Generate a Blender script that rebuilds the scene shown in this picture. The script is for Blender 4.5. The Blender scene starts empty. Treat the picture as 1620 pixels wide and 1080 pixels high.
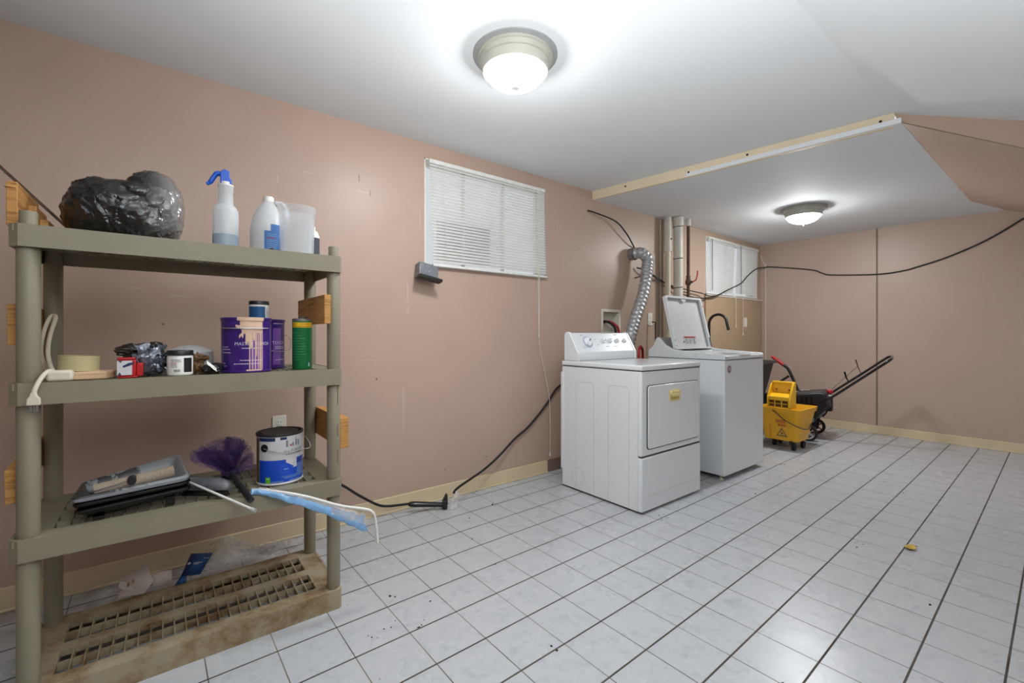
import bpy, math, random
from mathutils import Vector, Matrix, noise
random.seed(7)
PI = math.pi
R = math.radians
C = bpy.context.scene.collection
SC = bpy.context.scene

# ------------------------------------------------------------------ camera, world, exposure
cam_d = bpy.data.cameras.new('camera')
cam = bpy.data.objects.new('camera', cam_d); C.objects.link(cam)
cam.location = (0, 0, 1.14)
cam.rotation_euler = (R(90), 0, R(-38.0))
cam_d.sensor_width = 36; cam_d.lens = 707 / 1620 * 36
cam_d.shift_y = -11 / 1620
cam_d.clip_start = 0.02
SC.camera = cam

WORLD_STRENGTH = 0.62
LAMP_STRENGTH = 86.0
LAMP2_STRENGTH = 125.0
w = bpy.data.worlds.new('daylight'); SC.world = w; w.use_nodes = True
wb = w.node_tree.nodes['Background']
wb.inputs['Color'].default_value = (0.90, 0.95, 1.0, 1)
wb.inputs['Strength'].default_value = WORLD_STRENGTH
SC.view_settings.view_transform = 'Standard'
SC.view_settings.look = 'None'
SC.view_settings.gamma = 1
SC.view_settings.use_curve_mapping = False
SC.view_settings.exposure = 0.3

# added fill light, out of view below the camera, turned up to brighten the ceiling
BOUNCE_W = 48.0
bl_d = bpy.data.lights.new('added_bounce_fill', 'AREA'); bl_d.shape = 'DISK'; bl_d.size = 0.5; bl_d.energy = BOUNCE_W; bl_d.spread = R(125); bl_d.color = (0.95, 0.98, 1.0)
bl_o = bpy.data.objects.new('added_bounce_fill', bl_d); C.objects.link(bl_o)
BOUNCE_AT = (0.1, 0.0, 1.02)
BOUNCE_TO = (0.3, 0.12, 1.0)
bl_o.location = BOUNCE_AT
bl_o.rotation_euler = Vector(BOUNCE_TO).to_track_quat('-Z', 'Y').to_euler()

# ------------------------------------------------------------------ materials
def lin(c):
    return tuple(((v / 255) / 12.92 if v / 255 <= 0.04045 else ((v / 255 + 0.055) / 1.055) ** 2.4) for v in c)

class NT:
    def __init__(s, name):
        s.m = bpy.data.materials.new(name); s.m.use_nodes = True
        s.t = s.m.node_tree; s.b = s.t.nodes['Principled BSDF']; s.out = s.t.nodes['Material Output']
        s._co = None
    def n(s, typ, **kw):
        nd = s.t.nodes.new(typ)
        for k, v in kw.items(): setattr(nd, k, v)
        return nd
    def l(s, a, b): s.t.links.new(a, b)
    def co(s):
        if not s._co: s._co = s.n('ShaderNodeTexCoord')
        return s._co.outputs['Object']
    def set(s, sock, v):
        if isinstance(v, bpy.types.NodeSocket): s.l(v, sock)
        else: sock.default_value = v
    def math(s, op, a, b=None, c=None):
        nd = s.n('ShaderNodeMath', operation=op)
        s.set(nd.inputs[0], a)
        if b is not None: s.set(nd.inputs[1], b)
        if c is not None: s.set(nd.inputs[2], c)
        return nd.outputs[0]
    def mapping(s, scale=(1, 1, 1), rot=(0, 0, 0), loc=(0, 0, 0)):
        mp = s.n('ShaderNodeMapping'); s.l(s.co(), mp.inputs['Vector'])
        mp.inputs['Scale'].default_value = scale; mp.inputs['Rotation'].default_value = rot; mp.inputs['Location'].default_value = loc
        return mp.outputs['Vector']
    def noise(s, scale, detail=3, rough=0.55, vec=None, dist=0):
        nd = s.n('ShaderNodeTexNoise'); s.l(vec or s.co(), nd.inputs['Vector'])
        nd.inputs['Scale'].default_value = scale; nd.inputs['Detail'].default_value = detail
        nd.inputs['Roughness'].default_value = rough; nd.inputs['Distortion'].default_value = dist
        return nd.outputs['Fac']
    def ramp(s, fac, stops):
        r = s.n('ShaderNodeValToRGB'); s.l(fac, r.inputs['Fac'])
        while len(r.color_ramp.elements) > 2: r.color_ramp.elements.remove(r.color_ramp.elements[0])
        while len(r.color_ramp.elements) < len(stops): r.color_ramp.elements.new(0.5)
        for e, (p, c) in zip(r.color_ramp.elements, stops):
            e.position = p; e.color = (*c, 1) if len(c) == 3 else c
        return r.outputs['Color']
    def mix(s, fac, a, b):
        m = s.n('ShaderNodeMix', data_type='RGBA')
        s.set(m.inputs[0], fac)
        for i, v in ((6, a), (7, b)):
            if isinstance(v, bpy.types.NodeSocket): s.l(v, m.inputs[i])
            else: m.inputs[i].default_value = (*v, 1)
        return m.outputs[2]
    def xyz(s, vec=None):
        sp = s.n('ShaderNodeSeparateXYZ'); s.l(vec or s.co(), sp.inputs[0]); return sp.outputs
    def bump(s, h, strength=0.2, dist=0.01):
        b = s.n('ShaderNodeBump'); b.inputs['Strength'].default_value = strength; b.inputs['Distance'].default_value = dist
        s.l(h, b.inputs['Height']); s.l(b.outputs['Normal'], s.b.inputs['Normal'])
    def base(s, c):
        if isinstance(c, bpy.types.NodeSocket): s.l(c, s.b.inputs['Base Color'])
        else: s.b.inputs['Base Color'].default_value = (*c, 1)

def mat(name, rgb, rough=0.5, metal=0.0, var=0.06, vscale=12, bump=0.0, bscale=80, spec=0.5, alpha=None, trans=0.0, coat=0.0):
    s = NT(name); c = lin(rgb)
    f = s.noise(vscale, 3)
    s.base(s.ramp(f, [(0.3, tuple(v * (1 - var) for v in c)), (0.7, tuple(min(1, v * (1 + var)) for v in c))]))
    s.b.inputs['Roughness'].default_value = rough; s.b.inputs['Metallic'].default_value = metal
    s.b.inputs['Specular IOR Level'].default_value = spec
    s.b.inputs['Coat Weight'].default_value = coat
    if trans: s.b.inputs['Transmission Weight'].default_value = trans
    if alpha is not None: s.b.inputs['Alpha'].default_value = alpha
    if bump: s.bump(s.noise(bscale, 3), bump, 0.004)
    return s.m

def translucent_mat(name, rgb, amt=0.5, rough=0.4, alpha=1.0):
    s = NT(name); c = lin(rgb)
    f = s.noise(6, 3)
    col = s.ramp(f, [(0.3, tuple(v * 0.94 for v in c)), (0.7, c)])
    s.base(col); s.b.inputs['Roughness'].default_value = rough
    t = s.n('ShaderNodeBsdfTranslucent'); s.l(col, t.inputs['Color'])
    mx = s.n('ShaderNodeMixShader'); mx.inputs[0].default_value = amt
    s.l(s.b.outputs[0], mx.inputs[1]); s.l(t.outputs[0], mx.inputs[2])
    last = mx.outputs[0]
    if alpha < 1:
        tr = s.n('ShaderNodeBsdfTransparent'); m2 = s.n('ShaderNodeMixShader'); m2.inputs[0].default_value = alpha
        s.l(tr.outputs[0], m2.inputs[1]); s.l(last, m2.inputs[2]); last = m2.outputs[0]
    s.l(last, s.out.inputs['Surface'])
    return s.m

def film_mat(name, rgb, opacity=0.25, rough=0.15, bscale=40, bump=0.6, streak=True):
    # thin clear plastic film: transparent with a glossy, creased skin
    s = NT(name); c = lin(rgb)
    s.base(c); s.b.inputs['Roughness'].default_value = rough
    h = s.noise(bscale, 4, 0.6, dist=0.6)
    s.bump(h, bump, 0.01)
    tr = s.n('ShaderNodeBsdfTransparent'); mx = s.n('ShaderNodeMixShader')
    if streak:
        f = s.math('MULTIPLY_ADD', s.noise(bscale * 0.4, 3, 0.6, dist=1.0), 0.9, opacity - 0.45)
        f = s.math('MAXIMUM', f, 0.04); f = s.math('MINIMUM', f, 1.0)
        s.l(f, mx.inputs[0])
    else: mx.inputs[0].default_value = opacity
    s.l(tr.outputs[0], mx.inputs[1]); s.l(s.b.outputs[0], mx.inputs[2]); s.l(mx.outputs[0], s.out.inputs['Surface'])
    return s.m

def wood_mat(name, rgb, dark, axis='Y', scale=9):
    s = NT(name)
    sc = {'X': (1.2, 16, 16), 'Y': (16, 1.2, 16), 'Z': (16, 16, 1.2)}[axis]
    v = s.mapping(sc)
    f = s.noise(scale * 0.35, 5, 0.65, v, 0.8)
    col = s.ramp(f, [(0.3, lin(dark)), (0.5, lin(rgb)), (0.75, tuple(min(1, q * 1.12) for q in lin(rgb)))])
    k = s.noise(7, 2)
    col = s.mix(s.ramp(k, [(0.66, (0, 0, 0)), (0.74, (0.7, 0.7, 0.7))]), col, lin(dark))
    s.base(col); s.b.inputs['Roughness'].default_value = 0.65
    s.bump(f, 0.25, 0.004)
    return s.m

def marks(s, col, spots, colour, axes=('X', 'Z'), amt=0.2):
    # small scuffs with a place of their own on a painted wall: list of (u, v, half width, half height)
    o = s.xyz(); ua, va = o[axes[0]], o[axes[1]]
    nz = s.noise(90, 3, 0.7)
    tot = None
    for (u, v, hu, hv) in spots:
        du = s.math('DIVIDE', s.math('ABSOLUTE', s.math('SUBTRACT', ua, u)), hu)
        dv = s.math('DIVIDE', s.math('ABSOLUTE', s.math('SUBTRACT', va, v)), hv)
        d = s.math('MAXIMUM', du, dv)
        m = s.math('LESS_THAN', s.math('ADD', d, s.math('MULTIPLY', nz, 1.1)), 1.25)
        tot = m if tot is None else s.math('MAXIMUM', tot, m)
    return s.mix(s.math('MULTIPLY', tot, amt), col, lin(colour))

def paint_mat(name, rgb, rgb2, split=None, scuffs=(), axes=('X', 'Z'), dark=()):
    s = NT(name)
    f = s.noise(1.3, 4, 0.6)
    col = s.ramp(f, [(0.3, tuple(v * 0.95 for v in lin(rgb))), (0.7, tuple(v * 1.04 for v in lin(rgb)))])
    if split:                                   # past a vertical edge the tint of the light is put into the colour
        o = s.xyz(); k = s.math('GREATER_THAN', o['X'], split)
        col = s.mix(k, col, lin(rgb2))
    if scuffs: col = marks(s, col, scuffs, (226, 214, 202), axes)
    if dark: col = marks(s, col, dark, (90, 70, 58), axes, 0.7)
    s.base(col)
    s.b.inputs['Roughness'].default_value = 0.38
    s.b.inputs['Specular IOR Level'].default_value = 0.35
    h = s.math('ADD', s.noise(150, 2), s.math('MULTIPLY', s.noise(5, 4), 3.0))
    s.bump(h, 0.12, 0.004)
    return s.m

def tile_mat():
    s = NT('white_marbled_tile'); P = 0.2075
    o = s.xyz(s.mapping(rot=(0, 0, R(-1.0))))
    def dist(v, off):
        fr = s.math('FRACT', s.math('DIVIDE', s.math('SUBTRACT', v, off - 10 * P), P))
        return s.math('MULTIPLY', s.math('SUBTRACT', 0.5, s.math('ABSOLUTE', s.math('SUBTRACT', fr, 0.5))), P), fr
    du, fu = dist(o['X'], 1.394); dv, fv = dist(o['Y'], 0.1215)
    gu = s.math('LESS_THAN', du, 0.0020); gv = s.math('LESS_THAN', dv, 0.0034)
    # each tile has its own offset in the marbling
    iu = s.math('FLOOR', s.math('DIVIDE', s.math('SUBTRACT', o['X'], 1.394 - 10 * P), P))
    iv = s.math('FLOOR', s.math('DIVIDE', s.math('SUBTRACT', o['Y'], 0.1215 - 10 * P), P))
    cb = s.n('ShaderNodeCombineXYZ'); s.l(s.math('ADD', o['X'], s.math('MULTIPLY', iv, 3.7)), cb.inputs[0]); s.l(s.math('ADD', o['Y'], s.math('MULTIPLY', iu, 5.3)), cb.inputs[1])
    ve = s.noise(16, 8, 0.6, cb.outputs[0], 0.9)
    col = s.ramp(ve, [(0.24, lin((164, 167, 172))), (0.45, lin((180, 183, 187))), (0.62, lin((184, 186, 189))), (0.85, lin((188, 190, 193)))])
    wn = s.n('ShaderNodeTexWhiteNoise'); cb2 = s.n('ShaderNodeCombineXYZ'); s.l(iu, cb2.inputs[0]); s.l(iv, cb2.inputs[1]); s.l(cb2.outputs[0], wn.inputs['Vector'])
    col = s.mix(s.math('MULTIPLY', wn.outputs['Value'], 0.10), col, lin((178, 178, 176)))
    # dirt: specks everywhere, brown grime along the left wall and in the far corner
    sp = s.ramp(s.noise(70, 2, 0.5), [(0.735, (0, 0, 0)), (0.76, (1, 1, 1))])
    patch = s.ramp(s.noise(2.2, 2), [(0.5, (0, 0, 0)), (0.62, (1, 1, 1))])
    spm = s.math('MULTIPLY', sp, patch)
    col = s.mix(s.math('MULTIPLY', spm, 0.6), col, lin((96, 84, 70)))
    near = s.math('MULTIPLY', s.ramp(s.math('DIVIDE', o['Y'], 3.0), [(0.80, (0, 0, 0)), (0.92, (1, 1, 1))]), s.ramp(s.noise(9, 5, 0.7), [(0.42, (0, 0, 0)), (0.6, (1, 1, 1))]))
    left = s.math('LESS_THAN', o['X'], 0.75)
    col = s.mix(s.math('MULTIPLY', s.math('MULTIPLY', near, left), 0.65), col, lin((120, 92, 66)))
    g1 = s.ramp(s.noise(5, 3), [(0.35, lin((52, 48, 44))), (0.6, lin((78, 72, 66)))])
    g2 = s.ramp(s.noise(3, 3), [(0.35, lin((78, 74, 70))), (0.65, lin((135, 130, 123)))])
    col = s.mix(gu, col, g2); col = s.mix(gv, col, g1)
    s.base(col)
    g = s.math('MAXIMUM', gu, gv)
    s.l(s.math('MULTIPLY_ADD', g, 0.5, s.math('MULTIPLY_ADD', s.noise(4, 3), 0.16, 0.2)), s.b.inputs['Roughness'])
    s.b.inputs['Specular IOR Level'].default_value = 0.4
    s.bump(s.math('SUBTRACT', s.math('MULTIPLY', s.noise(6, 2), 0.25), g), 0.25, 0.003)
    return s.m

def dirty_plastic():
    s = NT('grimy_shelf_plastic')
    f = s.noise(9, 6, 0.7)
    col = s.ramp(f, [(0.33, lin((112, 82, 50))), (0.45, lin((142, 122, 92))), (0.56, lin((158, 146, 120)))])
    s.base(col); s.b.inputs['Roughness'].default_value = 0.7; s.bump(f, 0.2, 0.004)
    return s.m

M = {}
SCUFF_L = [(1.27, 1.42, .006, .10), (1.27, 1.30, .010, .03), (1.24, .62, .007, .16), (1.24, .75, .010, .05), (.98, 2.02, .05, .006), (.66, 2.07, .04, .004), (1.36, 1.92, .005, .09),
           (.50, 2.0, .006, .03), (-.10, 1.36, .03, .004), (.06, 1.33, .05, .004), (.30, .93, .05, .003), (1.0, .98, .10, .003), (2.7, 1.75, .006, .12), (2.63, 2.05, .007, .05), (.85, 1.15, .03, .003), (3.02, 1.9, .006, .02)]
DARK_L = [(-.17, 1.83, .008, .008), (-.13, 1.82, .005, .005), (.29, 1.79, .009, .007), (.35, 1.18, .007, .007), (.62, 1.30, .006, .006), (1.06, .86, .007, .009), (.05, 1.05, .008, .008), (.0, 1.19, .008, .006), (.95, 2.1, .004, .03), (1.02, 2.02, .003, .03), (1.9, .23, .010, .006), (2.9, 1.9, .008, .008), (1.55, .2, .006, .006)]
M['wall_left'] = paint_mat('tan_wall_paint', (186, 160, 144), (180, 157, 138), 3.50, SCUFF_L, dark=DARK_L)
M['wall_far'] = paint_mat('pinkish_tan_wall_paint', (186, 162, 148), (0, 0, 0), None, [(2.37, .72, .03, .03), (1.86, .25, .03, .02), (1.4, .22, .012, .012), (.9, .42, .012, .01), (1.0, 1.62, .02, .004), (.86, 1.4, .02, .004), (1.55, .3, .015, .015), (1.9, .45, .012, .02)], axes=('Y', 'Z'))
M['wall_under'] = mat('bare_dark_wall', (126, 106, 96), 0.6)
M['ceiling'] = mat('white_ceiling_paint', (222, 226, 228), 0.75, var=0.02, vscale=1.2, bump=0.05, bscale=60)
M['soffit_brown'] = mat('tan_soffit_paint', (186, 160, 142), 0.45, var=0.03, vscale=2)
M['cream'] = mat('cream_trim_paint', (226, 210, 180), 0.42, var=0.05, vscale=5)
M['cream_base'] = mat('cream_baseboard_paint', (212, 194, 160), 0.4, var=0.06, vscale=4)
M['tile'] = tile_mat()
M['white_trim'] = mat('white_window_paint', (226, 222, 214), 0.45, var=0.06, vscale=8)
M['blind'] = translucent_mat('white_blind_vinyl', (232, 231, 228), 0.38, 0.45)
M['blind_rail'] = mat('blind_rail_metal', (225, 224, 220), 0.4, var=0.08, vscale=20)
M['cord_white'] = mat('white_cord', (222, 216, 205), 0.6)
M['glass'] = film_mat('window_glass', (235, 240, 242), 0.08, 0.05, 3, 0.02, False)
M['exterior'] = mat('grey_outside_panel', (150, 152, 152), 0.7)
M['shelf'] = mat('sage_beige_plastic', (134, 127, 107), 0.5, var=0.05, vscale=6, bump=0.08, bscale=200)
M['shelf_dirty'] = dirty_plastic()
M['wood'] = wood_mat('pine_board', (196, 142, 78), (134, 84, 36), 'Y')
M['wood_end'] = wood_mat('pine_end_grain', (190, 138, 74), (120, 74, 30), 'X', 20)
M['wood_pale'] = wood_mat('pale_wood_block', (212, 178, 140), (176, 138, 98), 'X')
M['wood_dark'] = wood_mat('dark_brown_panel', (82, 58, 38), (48, 32, 20), 'X')
M['enamel'] = mat('white_appliance_enamel', (222, 226, 228), 0.24, var=0.015, vscale=2, coat=0.3)
M['enamel_grey'] = mat('grey_white_lid_plastic', (206, 207, 207), 0.4, var=0.02)
M['gap'] = mat('dark_seam', (60, 60, 60), 0.8)
M['seam_grey'] = mat('grey_pressed_line', (188, 190, 190), 0.4)
M['knob'] = mat('white_knob_plastic', (226, 229, 232), 0.35)
M['knob_mark'] = mat('dark_knob_mark', (60, 66, 74), 0.5)
M['blue_print'] = mat('pale_blue_print', (150, 178, 200), 0.5)
M['grey_print'] = mat('grey_print', (120, 124, 128), 0.6)
M['handle_yellow'] = mat('yellowed_plastic', (222, 206, 142), 0.4)
M['handle_in'] = mat('yellowed_plastic_shaded', (196, 176, 106), 0.5)  # darker copy of the handle plastic, recess shade put into the colour
M['silver'] = mat('silver_console_panel', (150, 153, 154), 0.3, 0.4)
M['red'] = mat('red_plastic', (176, 24, 28), 0.4)
M['red_print'] = mat('red_print', (178, 46, 34), 0.5)
M['black'] = mat('black_plastic', (22, 22, 23), 0.42, var=0.15)
M['black_gloss'] = mat('glossy_black_plastic', (16, 16, 17), 0.2, var=0.15)
M['rubber'] = mat('black_rubber', (20, 20, 20), 0.7, var=0.15)
M['grey_dark'] = mat('charcoal_plastic', (58, 58, 56), 0.5)
M['steel'] = mat('bare_steel', (170, 172, 174), 0.32, 0.9)
M['wire'] = mat('galvanised_wire', (190, 190, 192), 0.35, 0.8)
M['rust'] = mat('rusty_iron_pipe', (92, 70, 54), 0.75, 0.2, var=0.35, vscale=40)
M['pvc'] = mat('painted_drain_pipe', (206, 202, 190), 0.5, var=0.08, vscale=14)
M['pipe_cream'] = mat('cream_painted_pipe', (206, 196, 172), 0.5, var=0.08, vscale=14)
M['yellow'] = mat('yellow_bucket_plastic', (226, 168, 22), 0.4, var=0.06, vscale=6)
M['yellow_deep'] = mat('yellow_wringer_plastic', (238, 186, 30), 0.4, var=0.05, vscale=6)
M['orange_red'] = mat('orange_red_hub', (190, 62, 36), 0.5)
M['white_plastic'] = mat('white_plastic', (224, 222, 216), 0.42)
M['ivory'] = mat('ivory_plate', (222, 218, 204), 0.45)
M['ivory_cord'] = mat('ivory_cord_vinyl', (214, 204, 184), 0.45)
M['frost'] = translucent_mat('frosted_bottle_plastic', (238, 240, 242), 0.4, 0.35, 0.9)
M['frost_clear'] = translucent_mat('frosted_clear_plastic', (230, 234, 238), 0.4, 0.22, 0.33)
M['liquid'] = translucent_mat('cloudy_liquid', (190, 204, 216), 0.4, 0.3, 0.9)
M['spray_blue'] = mat('blue_trigger_plastic', (22, 84, 196), 0.35)
M['label_blue'] = mat('blue_paper_label', (66, 112, 176), 0.5)
M['navy'] = mat('navy_print', (22, 40, 84), 0.45)
M['cyan_print'] = mat('light_blue_print', (120, 160, 200), 0.5)
M['purple'] = mat('purple_can_print', (56, 26, 112), 0.28, var=0.12, vscale=5)
M['violet'] = mat('violet_label_panel', (118, 74, 158), 0.3, var=0.15, vscale=14)
M['pale_print'] = mat('pale_lettering', (206, 200, 216), 0.5)
M['peach'] = mat('dried_peach_paint', (216, 182, 156), 0.5, var=0.05)
M['can_lid'] = mat('paint_crusted_lid', (44, 42, 42), 0.55, 0.2, var=0.3, vscale=30)
M['label_white'] = mat('white_can_label', (206, 204, 206), 0.4, var=0.05)
M['label_royal'] = mat('royal_blue_can_label', (20, 74, 196), 0.32, var=0.05)
M['label_green'] = mat('lime_green_square', (104, 196, 36), 0.4)
M['can_green'] = mat('green_canister_print', (20, 112, 62), 0.35, var=0.12, vscale=10)
M['yellow_band'] = mat('yellow_label_band', (228, 190, 30), 0.4)
M['jar_blue'] = mat('teal_blue_jar_label', (30, 84, 130), 0.35, var=0.1)
M['bag'] = None
M['foil'] = mat('dark_silver_film', (112, 116, 126), 0.22, 0.55, var=0.3, vscale=30, bump=0.8, bscale=60)
M['brown_rag'] = mat('brown_crumpled_paper', (122, 92, 58), 0.8, var=0.3, vscale=30, bump=0.5, bscale=60)
M['dark_brown'] = mat('dark_brown_film', (48, 38, 34), 0.4, var=0.2)
M['tape'] = translucent_mat('clear_packing_tape', (206, 196, 150), 0.15, 0.22)
M['tape_core'] = mat('cardboard_core', (190, 160, 118), 0.8)
M['tray_grey'] = None
M['roller'] = mat('beige_roller_nap', (198, 180, 160), 0.95, var=0.12, vscale=120, bump=1.0, bscale=260)
M['tulle'] = None
M['paper'] = mat('off_white_card', (196, 184, 174), 0.75)
M['leaflet'] = mat('blue_leaflet_print', (30, 72, 124), 0.4, var=0.25, vscale=20)
M['clear_film'] = film_mat('clear_plastic_film', (224, 220, 216), 0.26, 0.12, 45, 0.9)
M['grey_film'] = film_mat('smoky_plastic_film', (150, 152, 158), 0.62, 0.16, 24, 0.6)
M['blue_film'] = film_mat('pale_blue_plastic_film', (128, 176, 220), 0.80, 0.2, 22, 0.5)
M['galv'] = None
M['leaf'] = mat('dry_leaf', (190, 160, 70), 0.7, var=0.25, vscale=60)
M['crumb'] = mat('dark_debris', (48, 40, 34), 0.9)
M['lamp_ring'] = mat('off_white_lamp_metal', (172, 172, 160), 0.4)
M['finial'] = mat('pewter_finial', (120, 120, 116), 0.6)
M['lamp_pan'] = mat('grey_lamp_pan', (150, 152, 152), 0.5)
M['zinc'] = mat('zinc_box', (128, 132, 136), 0.42, 0.6, var=0.2, vscale=30)
M['brass'] = mat('brass', (160, 130, 70), 0.4, 0.8)

def _bag():
    s = NT('black_bin_bag_film')
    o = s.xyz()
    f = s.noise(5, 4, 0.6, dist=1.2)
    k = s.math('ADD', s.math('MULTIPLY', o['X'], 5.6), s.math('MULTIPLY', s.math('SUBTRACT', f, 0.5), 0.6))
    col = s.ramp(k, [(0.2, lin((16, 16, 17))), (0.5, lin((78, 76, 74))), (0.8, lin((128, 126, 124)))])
    s.base(col); s.b.inputs['Roughness'].default_value = 0.17; s.b.inputs['Specular IOR Level'].default_value = 0.7; s.b.inputs['Coat Weight'].default_value = 0.15
    n1 = s.math('ABSOLUTE', s.math('SUBTRACT', s.noise(4.5, 3, 0.5, dist=1.4), 0.5)); n2 = s.math('ABSOLUTE', s.math('SUBTRACT', s.noise(15, 3, 0.5, s.mapping((1, 1, 1), (0.3, 0.5, 0.2), (3, 1, 2)), 1.2), 0.5))
    s.bump(s.math('ADD', s.math('MULTIPLY', n1, 2.0), s.math('MULTIPLY', n2, 0.45)), 0.6, 0.03)
    return s.m
M['bag'] = _bag()
def _tray():
    s = NT('grey_paint_tray_plastic')
    f = s.noise(14, 5, 0.65)
    o = s.xyz()
    k = s.math('ADD', f, s.math('MULTIPLY', s.math('SUBTRACT', -0.04, o['X']), 1.2))
    col = s.ramp(k, [(0.5, lin((150, 152, 154))), (0.56, lin((50, 48, 47)))])
    nm = s.n('ShaderNodeNewGeometry')
    ins = s.math('GREATER_THAN', s.xyz(nm.outputs['Normal'])['Z'], 0.15)
    s.base(s.mix(ins, lin((142, 146, 154)), col)); s.b.inputs['Roughness'].default_value = 0.3
    return s.m
M['tray_grey'] = _tray()
def _tulle():
    s = NT('purple_tulle_net')
    s.base(lin((60, 34, 90))); s.b.inputs['Roughness'].default_value = 0.8
    f = s.noise(300, 2)
    tr = s.n('ShaderNodeBsdfTransparent'); mx = s.n('ShaderNodeMixShader')
    s.l(s.math('MULTIPLY_ADD', s.math('GREATER_THAN', f, 0.5), 0.35, 0.22), mx.inputs[0])
    s.l(tr.outputs[0], mx.inputs[1]); s.l(s.b.outputs[0], mx.inputs[2]); s.l(mx.outputs[0], s.out.inputs['Surface'])
    return s.m
M['tulle'] = _tulle()
def _galv():
    s = NT('crinkled_aluminium_duct')
    f = s.noise(60, 4, 0.7)
    s.base(s.ramp(f, [(0.3, lin((140, 142, 144))), (0.7, lin((214, 216, 218)))]))
    s.b.inputs['Metallic'].default_value = 0.5; s.b.inputs['Roughness'].default_value = 0.36
    s.bump(f, 0.5, 0.004)
    return s.m
M['galv'] = _galv()
def emit_mat(name, strength):
    s = NT(name)
    v = s.noise(9, 4, 0.6, dist=2.5)
    col = s.ramp(v, [(0.35, (0.80, 0.83, 0.86)), (0.62, (1.0, 1.0, 1.0))])
    e = s.n('ShaderNodeEmission'); s.l(col, e.inputs['Color']); e.inputs['Strength'].default_value = strength
    s.l(e.outputs[0], s.out.inputs['Surface'])
    return s.m

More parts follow.
